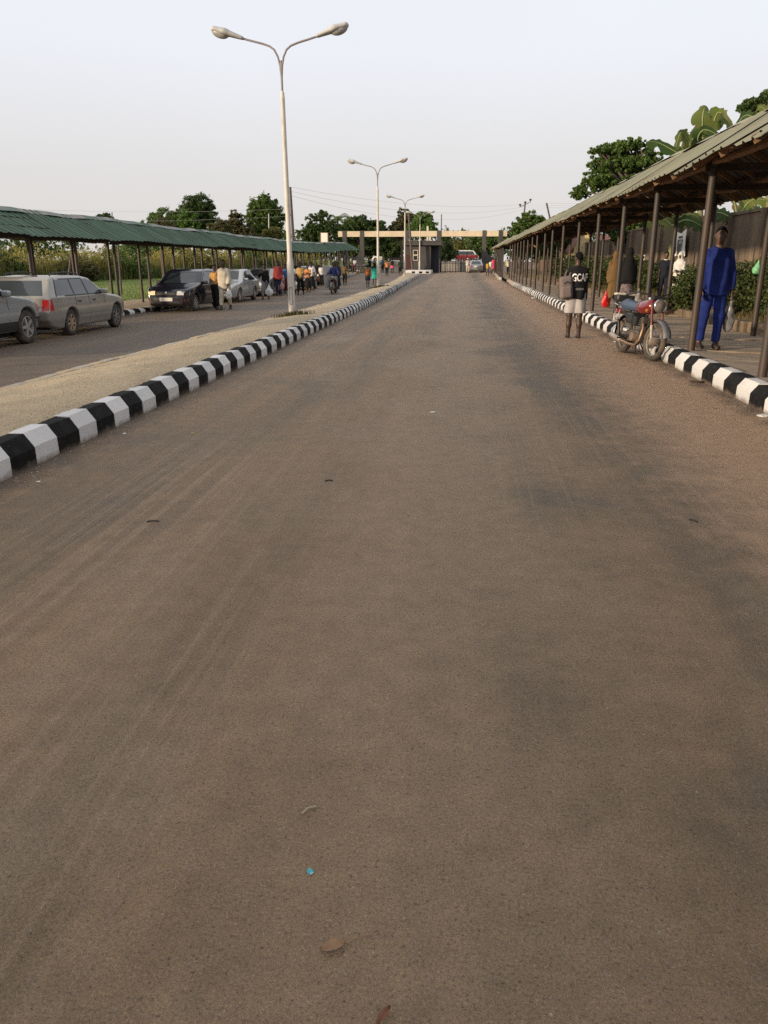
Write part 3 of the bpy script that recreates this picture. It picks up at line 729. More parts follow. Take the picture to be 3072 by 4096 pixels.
# barred sliding gate
M_IRON = mat('black_iron', (.025, .023, .022), .5, .2, 9.)
M_RAIL = mat('pale_gate_rail', (.40, .37, .34), .6, .15, 9.)
ga = tag(empty('barred_gate', (A(1762, 1086, GY - .6).x, GY - .6, zr(GY))), 'closed iron bar gate between the gatehouse and the right pillar', 'gate')
gw = A(1925, 1086, GY - .6).x - ga.location.x
for z in (.12, 1.1, 1.35): MB().box((gw / 2, 0, z), (gw, .05, .06)).build('rail', M_IRON if z < 1.3 else M_RAIL, ga)
nb = 26
for k in range(nb): MB().box((gw * (k + .5) / nb, 0, .70), (.075, .04, 1.3)).build('bar', M_IRON, ga)
for k in range(9): MB().box((gw * k / 8, 0, 1.15 if k % 2 else .9), (.07, .06, 2.4 if k % 2 else 1.8)).build('gate_post', M_IRON, ga)
pts = [(gw * k / 20, 0, 2.1 + 2.0 * math.sin(math.pi * (.15 + .8 * k / 20)) ** 1.2 * .9) for k in range(2, 20)]
MB().tube(pts, .035, 6).build('arch_rail', M_IRON, ga)
for k in range(3, 19, 2): MB().box((pts[k - 2][0], 0, (1.4 + pts[k - 2][2]) / 2), (.025, .02, pts[k - 2][2] - 1.4)).build('arch_bar', M_IRON, ga)
MB().box((-.14, 0, .8), (.1, .1, 1.75)).build('end_post', M_RAIL, ga)
# pale low wall seen behind the bars
tag(MB().box((-1.2, 108.5, zr(108) + .55), (7.4, .2, 1.3)).build('low_wall', mat('pale_wall', (.33, .30, .27), .85, .15, 1.), None), 'pale low wall behind the barred gate', 'wall')
# ================================================================ RIGHT BOUNDARY WALL
def wallmat():
    m, nt, b = new_mat('stained_wall')
    g = nd(nt, 'ShaderNodeNewGeometry').outputs['Position']
    n1 = noise(nt, .9, 6, .65, vec=g, stretch=(1, 1.4, .3)); n2 = noise(nt, 7., 5, .7, vec=g, stretch=(1, 2.5, .25))
    c = mixc(nt, rng(nt, n1, .38, .62), (.080, .060, .045), (.19, .135, .085))
    c = mixc(nt, rng(nt, n2, .5, .7, 0, .7), c, (.042, .034, .028))
    nt.links.new(c, b.inputs['Base Color']); b.inputs['Roughness'].default_value = .92; bump(nt, b, noise(nt, 20., 5, .7, vec=g), .4, .02); return m
M_WALL = wallmat()
wl = tag(empty('boundary_wall', (8.5, 6, 0)), 'tall stained concrete boundary wall with piers behind the right walkway', 'wall')
y = 6.
k = 0
while y < 95:
    hh = (2.86, 2.9, 3.0, 3.05, 2.98, 2.8, 2.72)[min(6, max(0, int((y - 18) / 5)))] + rnd.uniform(-.04, .04)
    MB().box((0, y - 6 + 1.5, hh / 2 + zr(y) / 2 - .1), (.18, 2.95, hh + zr(y) + .2)).build('panel', M_WALL, wl)
    MB().box((-.06, y - 6, hh / 2 + zr(y) / 2 - .07), (.34, .3, hh + zr(y) + .25)).build('pier', M_WALL, wl)
    MB().box((0, y - 6 + 1.65, hh + zr(y) + .04), (.26, 2.6, .08)).build('coping', M_WALL, wl)
    y += 3.0; k += 1
# banner hung on the wall: white cloth, dark printed figure, sagging top
def bannermat():
    m, nt, b = new_mat('printed_banner')
    o = nd(nt, 'ShaderNodeTexCoord').outputs['Object']; s = nd(nt, 'ShaderNodeSeparateXYZ', {'Vector': o}).outputs
    def rect(y0, y1, z0, z1):
        c = [nd(nt, 'ShaderNodeMath', {0: v, 1: e}, operation=op).outputs[0] for v, e, op in ((s['Y'], y0, 'GREATER_THAN'), (s['Y'], y1, 'LESS_THAN'), (s['Z'], z0, 'GREATER_THAN'), (s['Z'], z1, 'LESS_THAN'))]
        a = nd(nt, 'ShaderNodeMath', {0: c[0], 1: c[1]}, operation='MULTIPLY').outputs[0]; d = nd(nt, 'ShaderNodeMath', {0: c[2], 1: c[3]}, operation='MULTIPLY').outputs[0]
        return nd(nt, 'ShaderNodeMath', {0: a, 1: d}, operation='MULTIPLY').outputs[0]
    n = noise(nt, 9., 5, .7, vec=o)
    fig = mixc(nt, rng(nt, n, .4, .6), (.03, .03, .032), (.14, .14, .14))
    col = (.80, .77, .70)
    for r_, c_ in ((rect(.42, .98, -.33, -.24), (.06, .06, .06)), (rect(.32, 1.02, -.80, -.36), fig), (rect(.44, .96, -.93, -.78), fig), (rect(.60, .72, -.16, -.08), (.08, .08, .08)), (rect(.52, .78, -.52, -.40), (.30, .30, .31)), (rect(.36, .42, -.8, -.45), (.62, .6, .55))):
        col = mixc(nt, r_, col, c_)
    nt.links.new(col, b.inputs['Base Color']); b.inputs['Roughness'].default_value = .8; return m
V = []; F = []; NY, NZ = 14, 12
for j in range(NZ + 1):
    for i in range(NY + 1):
        u, v = i / NY, j / NZ; sag = .13 * math.sin(math.pi * u) * (1 - v)
        V.append((-.05 - .05 * math.sin(math.pi * u) * (.4 + .6 * v) - .02 * math.sin(u * 9 + v * 4), 1.5 * u + (-.06 * v), -sag - (.97 + .03 * math.sin(u * 7)) * v))
for j in range(NZ):
    for i in range(NY): F.append((j * (NY + 1) + i, j * (NY + 1) + i + 1, (j + 1) * (NY + 1) + i + 1, (j + 1) * (NY + 1) + i))
me = bpy.data.meshes.new('banner'); me.from_pydata(V, [], F); me.update(); smooth(me, 0)
bn = link('banner', me, None, bannermat()); bn.location = (8.32, 31.65, 2.72)
tag(bn, 'white cloth banner with dark print hanging on the boundary wall', 'banner')
mb = MB(); mb.box((0, 0, .0), (.03, .55, .42)); pb = mb.build('notice_board', mat('white_notice', (.55, .52, .48), .7, .25, 9.), None); pb.location = (8.05, 37.6, 1.62)
MB().box((0, -.25, -.65), (.04, .05, 1.3)).build('board_leg', mat('notice_leg', (.45, .42, .38), .7), pb); MB().box((0, .25, -.65), (.04, .05, 1.3)).build('board_leg', MATS['notice_leg'], pb)
tag(pb, 'small white notice board on two legs before the wall', 'notice board')
# house behind the wall: cream gable and rust-red roof
hs = tag(empty('house', (A(2341, 960, 58).x, 58, zr(58))), 'small cream house with rust-red roof showing over the boundary wall', 'house')
zg = A(2341, 925, 58).z
MB().prism([(-.75, -.2), (-.75, zg - 1.0), (-.1, zg + .35), (.55, zg - 1.0), (.55, -.2)], 'y', 0, 7.0).build('wall', mat('cream_house', (.62, .50, .27), .85, .1, 1.), hs)
M_RUST = mat('rusty_roof', (.16, .065, .045), .8, .3, 1.5, col2=(.10, .06, .05), s2=1.)
MB().bar((-.15, -.2, zg + .42), (-.15, 7.4, zg + .42), .1, .1).build('ridge', M_RUST, hs)
for s_ in (-1, 1):
    mb = MB(); mb.add([(-.1, -.25, zg + .45), (-.1, 7.4, zg + .45), (-.1 + s_ * .85, 7.4, zg - 1.3), (-.1 + s_ * .85, -.25, zg - 1.3), (-.1, -.25, zg + .39), (-.1, 7.4, zg + .39), (-.1 + s_ * .85, 7.4, zg - 1.36), (-.1 + s_ * .85, -.25, zg - 1.36)], ((0, 1, 2, 3), (7, 6, 5, 4), (0, 3, 7, 4), (1, 5, 6, 2), (3, 2, 6, 7)))
    mb.build('roof_slope', M_RUST, hs)
ex = MB(); ex.add([(.7, .6, zg - .2), (7., .6, zg - .35), (7.2, -1.6, zg - 1.1), (.7, -1.6, zg - .95), (.7, .6, zg - .26), (7., .6, zg - .41), (7.2, -1.6, zg - 1.16), (.7, -1.6, zg - 1.01)], ((0, 1, 2, 3), (7, 6, 5, 4), (0, 3, 7, 4), (1, 5, 6, 2), (3, 2, 6, 7), (0, 4, 5, 1)))
ex.build('side_roof', M_RUST, hs)
MB().box((3.8, .2, (zg - 1.2) / 2), (6., 1.6, zg - 1.2)).build('side_wall', mat('side_wall_plaster', (.25, .2, .14), .9, .2), hs)
# broken ditch edge along the back of the walkway
dt = tag(empty('ditch_edge', (6.02, 12, 0)), 'low broken concrete ditch edge between the walkway and the hedge', 'ditch edge')
M_DITCH = mat('mossy_concrete', (.15, .11, .075), .95, .35, 4., col2=(.07, .06, .03), s2=3., bmp=.6)
y = 12.
while y < 60:
    L = rnd.uniform(.8, 1.7)
    o = MB().box((rnd.uniform(-.04, .04), y - 12 + L / 2, zr(y) + .16 + rnd.uniform(-.05, .02)), (.22, L - .06, .36), bev=.025).build('edge_stone', M_DITCH, dt); o.rotation_euler = (0, 0, rnd.uniform(-.004, .004)); y += L + (rnd.random() < .15) * .4
# ================================================================ POLES AND WIRES
M_UP = mat('weathered_pole', (.085, .065, .055), .85, .3, 5., bmp=.3)
M_WIRE = mat('wire', (.30, .30, .31), .6, .05)
def upole(label, x0, y0, x1, y1, Y, r0, r1, insul=0, m=M_UP, zb=None):
    b = A(x1, y1, Y); t_ = A(x0, y0, Y); z0 = zr(Y) - .3 if b.x > -6 else zl(Y) - .3
    d = (t_ - b) / (t_.z - b.z); base = b + d * (z0 - b.z)
    t = tag(empty('utility_pole', base), label, 'pole')
    MB().tube([(0, 0, 0), t_ - base], [r0, r1], 8).build('shaft', m, t, 50)
    if insul:
        c = t_ - base
        MB().bar(c + Vector((-.75, 0, -.55)), c + Vector((.75, 0, .15)), .08, .08).build('crossarm', M_IRON, t)
        for q in (-1, 0, 1):
            p = c + Vector((q * .7, 0, -.2 + q * .33))
            MB().lathe([(0, 0), (.04, 0), (.04, .15), (.16, .2), (.18, .32), (.1, .42), (0, .42)], 8, Matrix.Translation(p)).build('insulator', M_IRON, t, 40)
    return t_
t1 = upole('leaning bare wooden pole just right of the nearest lamp post', 1161, 748, 1174, 970, 72, .17, .10)
t2 = upole('dark wooden pole standing in front of the gatehouse', 1634, 843, 1650, 1085, 95.3, .15, .12)
t3 = upole('thin dark pole rising behind the gateway beam', 1766, 857, 1762, 1080, 106, .08, .06, m=M_IRON)
t4 = upole('power pole with three insulators above the right trees', 2101, 812, 2096, 860, 118, .14, .10, 1)
t5 = upole('leaning pole above the right walkway roof', 2186, 812, 2197, 862, 112, .14, .11)
t6 = upole('thin pale pole in front of the left trees', 1075, 855, 1076, 960, 98, .08, .06, m=MATS['lamp_pole_paint'])
t7 = upole('short thin pole over the left walkway roof', 448, 849, 450, 950, 80, .07, .05)
def wire(pts, label, sag=.6):
    allp = []
    for a, b in zip(pts[:-1], pts[1:]):
        for q in range(13): allp.append(a.lerp(b, q / 12) - Vector((0, 0, sag * 4 * (q / 12) * (1 - q / 12))))
    tag(MB().tube(allp, .010, 4).build('power_line', M_WIRE, None), label, 'power line', 'overhead power lines')
e1, e2 = Vector((-75, 60, 9.5)), Vector((60, 118, 9.5))
for k, dz in enumerate((0, -.35, -.7)):
    dv = Vector((0, 0, dz)); s = 'upper middle lower'.split()[k]
    wire([t1 + dv, t4 + dv + Vector((0, 0, -.1))], s + ' wire strung from the leaning wooden pole to the insulator pole', .9 + .4 * k)
    wire([t4 + dv, t5 + dv * .8, e2 + dv], s + ' wire running right from the insulator pole', .35)
for k in range(2): wire([e1 + Vector((0, 0, -1.3 * k)), t1 + Vector((0, 0, -1.8 - .6 * k))], ('upper', 'lower')[k] + ' wire over the green left walkway roof', 1.6)
# white panel on the left walkway's far end
bb = tag(empty('sign_panel', A(1297, 950, 70) - Vector((0, 0, 0))), 'blank white upright sign panel above the far end of the left walkway', 'sign')
hw = (A(1310, 950, 70).x - A(1284, 950, 70).x) / 2; hh = (A(1297, 931, 70).z - A(1297, 968, 70).z) / 2
MB().box((0, 0, 0), (hw * 2, .05, hh * 2)).build('panel', mat('white_sign', (.70, .67, .60), .6, .04), bb)
for s_ in (-1, 1): MB().box((s_ * (hw + .04), 0, -.0), (.07, .07, hh * 2 + .1)).build('frame_side', mat('sign_frame', (.16, .08, .05), .7), bb)
MB().box((0, .06, -hh - 1.8), (.1, .06, 3.7)).build('sign_post', M_IRON, bb)
# white H-posts behind the gateway
for k, (px, top) in enumerate(((1709, 905), (1719, 945))):
    b = A(px, 1000, 108); tt = A(px, top, 108)
    tag(MB().bar((b.x, 108, zr(108)), (b.x, 108, tt.z), .25, .2, (0, 1, 0)).build('white_post', mat('white_post_paint', (.55, .52, .48), .7), None), ('taller', 'shorter')[k] + ' white post behind the gatehouse roof', 'post')
# ================================================================ VEGETATION
M_BARK = mat('bark', (.10, .075, .055), .9, .35, 6., bmp=.6, bscale=20)
M_L1 = leafmat('leaf_dark', [(.036, .067, .020), (.059, .098, .025), (.087, .129, .034), (.045, .076, .025)], .35)
M_L2 = leafmat('leaf_mid', [(.056, .104, .024), (.092, .154, .034), (.129, .189, .045), (.064, .112, .028)], .35)
M_L3 = leafmat('leaf_bright', [(.084, .168, .025), (.119, .210, .036), (.070, .140, .025), (.140, .224, .049)], .35)
M_L4 = leafmat('leaf_brown', [(.077, .077, .031), (.119, .105, .042), (.056, .070, .025), (.154, .119, .056)], .35)
M_L5 = leafmat('leaf_olive', [(.126, .140, .031), (.182, .175, .042), (.091, .112, .028), (.210, .168, .056)], .35)
def leaves(r, lobes, n, leaf, clump=.30, flat=1.0, gap=.0):
    """leaf diamonds in clumps through ellipsoid lobes (centre, radii)"""
    vol = np.array([l[1][0] * l[1][2] for l in lobes]); vol = vol / vol.sum(); VV = []
    for (c, rad), w in zip(lobes, vol):
        c = np.array(c, float); rad = np.array(rad, float); m = max(14, int(100 * (1 + w)))
        d = r.normal(size=(m, 3)); d /= np.linalg.norm(d, axis=1)[:, None]
        cen = d * (r.rand(m) ** .40)[:, None] * rad * (1.02 - clump * .3) * r.uniform(.86, 1.10, m)[:, None]
        cr = clump * .62 * rad.mean() * r.uniform(.35, 1.35, m)
        k = int(n * w / m) + 1
        for q in range(m):
            dd = r.normal(size=(k, 3)); dd /= np.linalg.norm(dd, axis=1)[:, None]
            pos = c + cen[q] + dd * (cr[q] * (.15 + .85 * r.rand(k) ** .6) * np.where(r.rand(k) < .12, 1.5, 1.0))[:, None] * np.array([1, 1, .75 * flat])
            nrm = dd * .5 + r.normal(size=(k, 3)) * .7 + np.array([0, 0, .55]); nrm /= np.linalg.norm(nrm, axis=1)[:, None]
            t = np.cross(nrm, r.normal(size=(k, 3))); t /= np.linalg.norm(t, axis=1)[:, None] + 1e-9
            b = np.cross(nrm, t); s = (leaf * r.uniform(.6, 1.35, k))[:, None]
            VV.append(np.stack([pos - t * s * .5, pos + b * s * .26 - nrm * s * .06, pos + t * s * .5, pos - b * s * .26 - nrm * s * .06], 1))
    V = np.concatenate(VV).reshape(-1, 3); F = np.arange(len(V)).reshape(-1, 4)
    return V, F
def tree(name, label, Y, lobes, m, n, leaf, seed, trunk=True, depth=.8, clump=.30, group=None, cat='tree', base=None):
    """lobes given as (px centre x, y, px radius x, y) at depth Y"""
    r = np.random.RandomState(seed); L = []
    for cx, cy, rx, ry in lobes:
        c = A(cx, cy, Y); k = (A(cx + 100, cy, Y).x - c.x) / 100
        yo = r.uniform(-.3, .3) * rx * k * depth
        L.append(((c.x, Y + yo, c.z), (rx * k, rx * k * depth, ry * k)))
    bx = sum(l[0][0] for l in L) / len(L) if base is None else base; z0 = (zr(min(Y, 150)) if bx > -8 else zl(min(Y, 150))) - .2
    t = tag(empty(name, (bx, Y, z0)), label, cat, group)
    V, F = leaves(r, L, n, leaf, clump); V -= np.array([bx, Y, z0])
    link('crown', mesh_np('crown', V, F), t, m)
    top = max(l[0][2] for l in L) - z0
    if trunk:
        rr = max(.10, top * .028); mb = MB()
        mid = Vector((r.uniform(-.3, .3), 0, top * .45)); mb.tube([(0, 0, -.2), (mid.x * .4, 0, top * .2), mid], [rr * 1.25, rr, rr * .8], 8)
        for l in L:
            p = Vector(l[0]) - Vector((bx, Y, z0))
            for q in range(3):
                e = p + Vector(r.uniform(-.6, .6, 3) * np.array(l[1]))
                mb.tube([mid + (p - mid) * .0, mid.lerp(e, .5) + Vector((0, 0, .12 * top * r.uniform(-.3, .5))), e], [rr * .62, rr * .4, rr * .12], 6)
        mb.build('trunk', M_BARK, t, 50)
    return t
# left skyline, from left to right
tree('small_tree', 'small dark tree crown just over the left green roof', 82, [(420, 880, 38, 26)], M_L1, 5278, 0.240, 101)
tree('broad_tree', 'broad dark tree at the left end of the tree line', 105, [(655, 885, 70, 52), (620, 915, 60, 40), (700, 900, 60, 50)], M_L2, 24360, 0.264, 102)
tree('tall_tree', 'tall round dark green tree left of the nearest lamp post', 110, [(790, 830, 70, 55), (770, 880, 90, 70), (830, 870, 50, 65)], M_L1, 30449, 0.264, 103)
tree('young_tree', 'lighter green small tree in front of the tall left trees', 92, [(755, 890, 42, 48)], M_L3, 10556, 0.240, 104)
tree('brown_bush_tree', 'brownish bushy tree at the left foot of the tree line', 88, [(660, 915, 45, 40), (880, 920, 55, 40)], M_L4, 12180, 0.240, 105)
tree('thin_tree', 'brownish thin crowned tree between two tall green trees', 104, [(945, 885, 34, 42), (930, 925, 50, 45), (985, 930, 40, 40)], M_L4, 16239, 0.232, 106)
tree('tall_tree', 'tallest bright topped tree directly behind the nearest lamp post', 108, [(1055, 825, 62, 50), (1020, 870, 50, 60), (1090, 880, 65, 75), (1060, 930, 70, 50)], M_L2, 40600, 0.264, 107)
tree('yellow_bush_tree', 'yellowish bushy tree low behind the left walkway by the lamp post', 92, [(1090, 940, 45, 32)], M_L5, 8526, 0.224, 108)
tree('open_tree', 'open crowned dark tree right of the leaning wooden pole', 104, [(1275, 890, 55, 52), (1245, 935, 60, 45), (1320, 930, 55, 50)], M_L1, 26390, 0.232, 109, clump=.22)
tree('dark_tree', 'low dark tree mass behind the gateway beam on the left', 125, [(1440, 895, 60, 34), (1395, 930, 60, 50), (1500, 930, 60, 55)], M_L1, 26390, 0.400, 110)
tree('dark_tree', 'deep shaded tree filling the left opening of the gateway', 135, [(1470, 985, 95, 45), (1560, 985, 70, 50), (1395, 1000, 60, 40)], M_L1, 28420, 0.400, 111)
tree('dark_tree', 'brown green tree behind the third and fourth lamp posts', 118, [(1620, 880, 42, 48), (1600, 920, 50, 40)], M_L4, 18270, 0.264, 112)
tree('bright_tree', 'bright green tree top above the gatehouse', 112, [(1690, 885, 45, 40), (1720, 920, 40, 42), (1665, 915, 45, 35)], M_L3, 18270, 0.256, 113)
tree('dark_tree', 'dark tree behind the iron gate left of the van', 128, [(1775, 985, 38, 45), (1740, 1010, 50, 40), (1790, 1015, 45, 30)], M_L1, 18270, 0.360, 114)
tree('pale_tree', 'pale feathery tree behind the van roof', 165, [(1850, 985, 50, 30), (1890, 1000, 60, 30)], M_L5, 14210, 0.400, 115)
tree('bright_tree', 'green tree behind the van beside the right gateway pillar', 150, [(1900, 975, 42, 34), (1935, 995, 40, 35), (1960, 960, 50, 34)], M_L2, 18270, 0.384, 116)
tree('tall_tree', 'round green tree over the short far walkway on the right', 108, [(2110, 895, 60, 50), (2070, 935, 52, 48), (2150, 910, 60, 50), (2020, 960, 36, 34)], M_L2, 32479, 0.256, 117)
tree('big_tree', 'large layered tree over the right walkway roof left of the banana plants', 50, [(2480, 600, 78, 42), (2530, 575, 62, 24), (2395, 605, 50, 16), (2430, 590, 45, 14), (2430, 660, 85, 48), (2520, 660, 95, 60), (2590, 640, 65, 55), (2400, 720, 85, 50), (2320, 770, 45, 30), (2480, 740, 80, 45)], M_L2, 60899, 0.160, 118, clump=.24, base=11.5)
tree('big_tree', 'dark tree at the right edge above the walkway roof', 30, [(3020, 420, 55, 30), (3075, 400, 60, 40), (2970, 435, 30, 14), (3060, 450, 45, 35)], M_L1, 14210, 0.128, 119, clump=.25)
tree('bush_tree', 'leafy tree hanging over the boundary wall behind the hijab wearers', 44, [(2520, 900, 60, 34), (2440, 905, 55, 30), (2580, 905, 50, 34), (2480, 945, 50, 22)], M_L2, 24360, 0.128, 120, clump=.3)
tree('dark_tree', 'dark trees seen through the posts of the far right walkway', 75, [(2150, 985, 60, 55), (2220, 970, 60, 60), (2090, 1000, 40, 40)], M_L1, 24360, 0.240, 121)
tree('dark_tree', 'shaded tree through the posts near the cream house', 62, [(2270, 950, 45, 60), (2300, 920, 40, 40)], M_L1, 18270, 0.208, 122)
# a palm among the left trees
pm = A(1350, 880, 112); pt = tag(empty('palm_tree', (pm.x, 112, zl(112) - .2)), 'palm with drooping fronds left of the gateway beam', 'palm')
zc = pm.z - pt.location.z
MB().tube([(0, 0, 0), (.1, 0, zc * .5), (0, 0, zc)], [.22, .17, .14], 8).build('trunk', M_BARK, pt, 50)
for k in range(16):
    a = k * 2.399; L = 2.6 + .7 * rnd.random(); e = rnd.uniform(.1, 1.1); pts = []
    for q in range(7):
        t = q / 6; pts.append(Vector((math.cos(a) * L * t * math.cos(e * .6), math.sin(a) * L * t * math.cos(e * .6), zc + L * (e * t - 1.05 * t * t))))
    mb = MB(); mb.tube(pts, [.03, .03, .025, .02, .02, .015, .01], 4)
    for q in range(28):
        t = (q + 1) / 29; f_ = t * 6; i = min(5, int(f_)); p = pts[i].lerp(pts[i + 1], f_ - i); d = (pts[i + 1] - pts[i]).normalized(); s = d.cross(Vector((0, 0, 1))).normalized()
        for sg in (-1, 1):
            tip = p + s * sg * .55 * (1 - .6 * t) + d * .25 - Vector((0, 0, .22)); mb.add([p, p + d * .07, tip], [(0, 1, 2)])
    mb.build('frond', M_L2, pt)
# far tree line behind everything: reads as one mass
r = np.random.RandomState(5); L = []
for k in range(46):
    x = -190 + k * 7.2 + r.uniform(-3, 3); Yf = 175 + r.uniform(-15, 25) + abs(x) * .1; h = r.uniform(5.0, 8.0)
    L.append(((x, Yf, 1.4 + h * .5), (6.5, 5, h * .62)))
V, F = leaves(r, L, 60000, .75, .32)
tag(link('distant_wood', mesh_np('distant_wood', V, F), None, M_L1), 'far line of trees along the horizon', 'trees', kind='stuff')
# ---- tall weeds along the far side of the lawn
M_REED = leafmat('reed', [(.20, .20, .035), (.27, .235, .055), (.31, .23, .085), (.14, .155, .03), (.20, .125, .06)], .4)
M_REED2 = leafmat('reed_green', [(.05, .085, .018), (.08, .11, .022), (.11, .13, .03), (.05, .065, .02)], .3)
edge = [(-60, 22), (-45, 32), (-38, 42), (-33, 55), (-27, 70), (-21, 84), (-18, 96)]
def band(r, n, d0, d1, pw=1.):
    s = r.rand(n) * (len(edge) - 1); i = s.astype(int); f = s - i; E = np.array(edge, float)
    P = E[i] * (1 - f[:, None]) + E[i + 1] * f[:, None]; d = d0 + (d1 - d0) * r.rand(n) ** pw
    nrm = np.array([-.82, .57]); P = P + nrm * d[:, None] + r.normal(size=(n, 2)) * .5
    z = np.array([lawn_z(x, y) for x, y in P]) - .05; return np.stack([P[:, 0], P[:, 1], z], 1)
V, F = blades(11000, lambda r, n: band(r, n, 0, 7, 1.3), 2.0, .085, 41, .8)
tag(link('tall_weeds', mesh_np('tall_weeds', V, F), None, M_REED), 'tall yellow green weeds beyond the lawn on the left', 'weeds', kind='stuff')
rw = np.random.RandomState(77); E_ = band(rw, 170, .0, 6); LB = [((p[0], p[1], p[2] + .9 + .7 * q), (1.5, 1.3, .9 + .6 * q)) for p, q in zip(E_, rw.rand(170))]
V, F = leaves(rw, LB, 52000, .22, .35)
tag(link('weed_thicket', mesh_np('weed_thicket', V, F), None, leafmat('thicket_leaf', [(.26, .26, .045), (.34, .30, .06), (.18, .21, .04), (.38, .30, .09), (.20, .14, .06)], .4)), 'leafy yellow green thicket growing among the tall weeds', 'weeds', kind='stuff')
V, F = blades(9000, lambda r, n: band(r, n, -1.2, 1.5), 1.15, .09, 42, .6)
tag(link('low_weeds', mesh_np('low_weeds', V, F), None, M_REED2), 'lower green weeds at the foot of the tall weeds', 'weeds', kind='stuff')
def ar(r, n):
    Y = 24 + 50 * r.rand(n) ** 1.6; X = -14.3 - 16 * r.rand(n) ** 1.4; return np.stack([X, Y, np.array([lawn_z(a, b) for a, b in zip(X, Y)]) - .01], 1)
V, F = blades(34000, ar, .15, .022, 43, .9)
tag(link('lawn_grass', mesh_np('lawn_grass', V, F), None, leafmat('grass_blade', [(.11, .18, .025), (.15, .21, .035), (.19, .21, .05), (.09, .14, .025)], .3)), 'bright green grass on the lawn behind the left walkway', 'grass', kind='stuff')
ORD = 'first second third fourth fifth sixth seventh eighth ninth tenth eleventh twelfth thirteenth fourteenth fifteenth sixteenth seventeenth eighteenth'.split(); BO = (1, 2, 3, 5, 6, 7, 0, 4)
for k, (x, y, s, m_) in enumerate(((-36, 45, 1.7, M_L1), (-33, 50, 1.5, M_L2), (-34, 56, 1.6, M_L1), (-29, 66, 1.8, M_L2), (-25, 75, 1.7, M_L5), (-22, 83, 1.6, M_L1), (-42, 40, 1.6, M_L2), (-30, 60, 1.3, M_L4))):
    rr = np.random.RandomState(60 + k); z = lawn_z(x, y)
    V, F = leaves(rr, [((0, 0, s * .75), (s * 1.25, s, s * .85)), ((s * .8, .2, s * .5), (s * .8, s * .7, s * .6))], 2600, .20, .35)
    b = tag(empty('bush', (x, y, z)), ORD[BO[k]] + ' leafy bush from the left standing in the tall weeds', 'bush', 'bushes in the weeds'); link('foliage', mesh_np('foliage', V, F), b, m_)
    mb = MB()
    for q in range(5): mb.tube([(0, 0, -.1), (rr.uniform(-.7, .7) * s, rr.uniform(-.5, .5) * s, s * rr.uniform(.7, 1.1))], [.05, .02], 5)
    mb.build('stem', M_BARK, b)
# thin stakes among the weeds
for k, (a, b_) in enumerate((((295, 930, 1180), (262, 0, 0)), ((470, 955, 1100), (478, 0, 0)), ((640, 955, 1080), (650, 0, 0)))):
    Y = 40; p0 = A(b_[0], a[2], Y); p1 = A(a[0], a[1], Y)
    tag(MB().tube([(p0.x, Y, lawn_z(p0.x, Y) - .2), (p1.x, Y, p1.z)], [.06, .05], 6).build('stake', M_UP, None), ('leftmost', 'middle', 'rightmost')[k] + ' thin bare stake standing in the tall weeds', 'stake')
# ---- hedge shrubs behind the right walkway
M_H1 = leafmat('hedge_leaf', [(.030, .050, .014), (.050, .075, .020), (.075, .095, .024), (.025, .040, .013), (.10, .11, .03)], .2)
sh = [(7.1, 14.2, .75, 1.15), (7.3, 16.0, .8, 1.25), (7.0, 17.8, .8, 1.2), (7.2, 19.6, .8, 1.25), (7.3, 21.4, .8, 1.15), (6.2, 22.5, .62, 1.02), (6.75, 24.4, .7, 1.0), (7.5, 27.6, .7, .95), (6.9, 30.6, .8, 1.15), (7.0, 32.8, .8, 1.2), (7.1, 35.2, .9, 1.3), (6.9, 37.8, .9, 1.25), (7.1, 40.5, 1., 1.4), (6.9, 43.5, 1., 1.3), (7.1, 46.5, 1., 1.35), (7., 50, 1.1, 1.4), (7.1, 54, 1.1, 1.4), (7., 58, 1.2, 1.5)]
for k, (x, y, w, h) in enumerate(sh):
    rr = np.random.RandomState(80 + k); z = bank_z(x, y)
    lob = [((0, 0, h * .55), (w, w * 1.25, h * .52)), ((rr.uniform(-.2, .2), rr.uniform(-.4, .4), h * .72), (w * .7, w * .8, h * .40)), ((-.15, .3, h * .25), (w * .9, w, h * .3))]
    V, F = leaves(rr, lob, 5200 if y < 34 else 3000, .085 if y < 34 else .13, .30)
    b = tag(empty('hedge_shrub', (x, y, z - .05)), ORD[k] + ' dark leafy shrub from the camera in the hedge behind the right walkway', 'shrub', 'shrubs of the right hedge'); link('foliage', mesh_np('foliage', V, F), b, M_H1)
    mb = MB()
    for q in range(6): mb.tube([(rr.uniform(-.1, .1), rr.uniform(-.1, .1), -.05), (rr.uniform(-.6, .6) * w, rr.uniform(-.6, .6) * w, h * rr.uniform(.5, .85))], [.025, .01], 5)
    mb.build('stem', M_BARK, b)
def ar(r, n):
    Y = 13 + 42 * r.rand(n) ** 1.3; X = 5.95 + 1.9 * r.rand(n); return np.stack([X, Y, np.array([bank_z(a, b) for a, b in zip(X, Y)]) - .01], 1)
V, F = blades(9000, ar, .20, .02, 44, .9)
tag(link('bank_weeds', mesh_np('bank_weeds', V, F), None, leafmat('bank_weed', [(.09, .085, .025), (.13, .10, .04), (.06, .07, .02), (.16, .11, .05)], .2)), 'rough dry weeds on the bank under the hedge', 'weeds', kind='stuff')
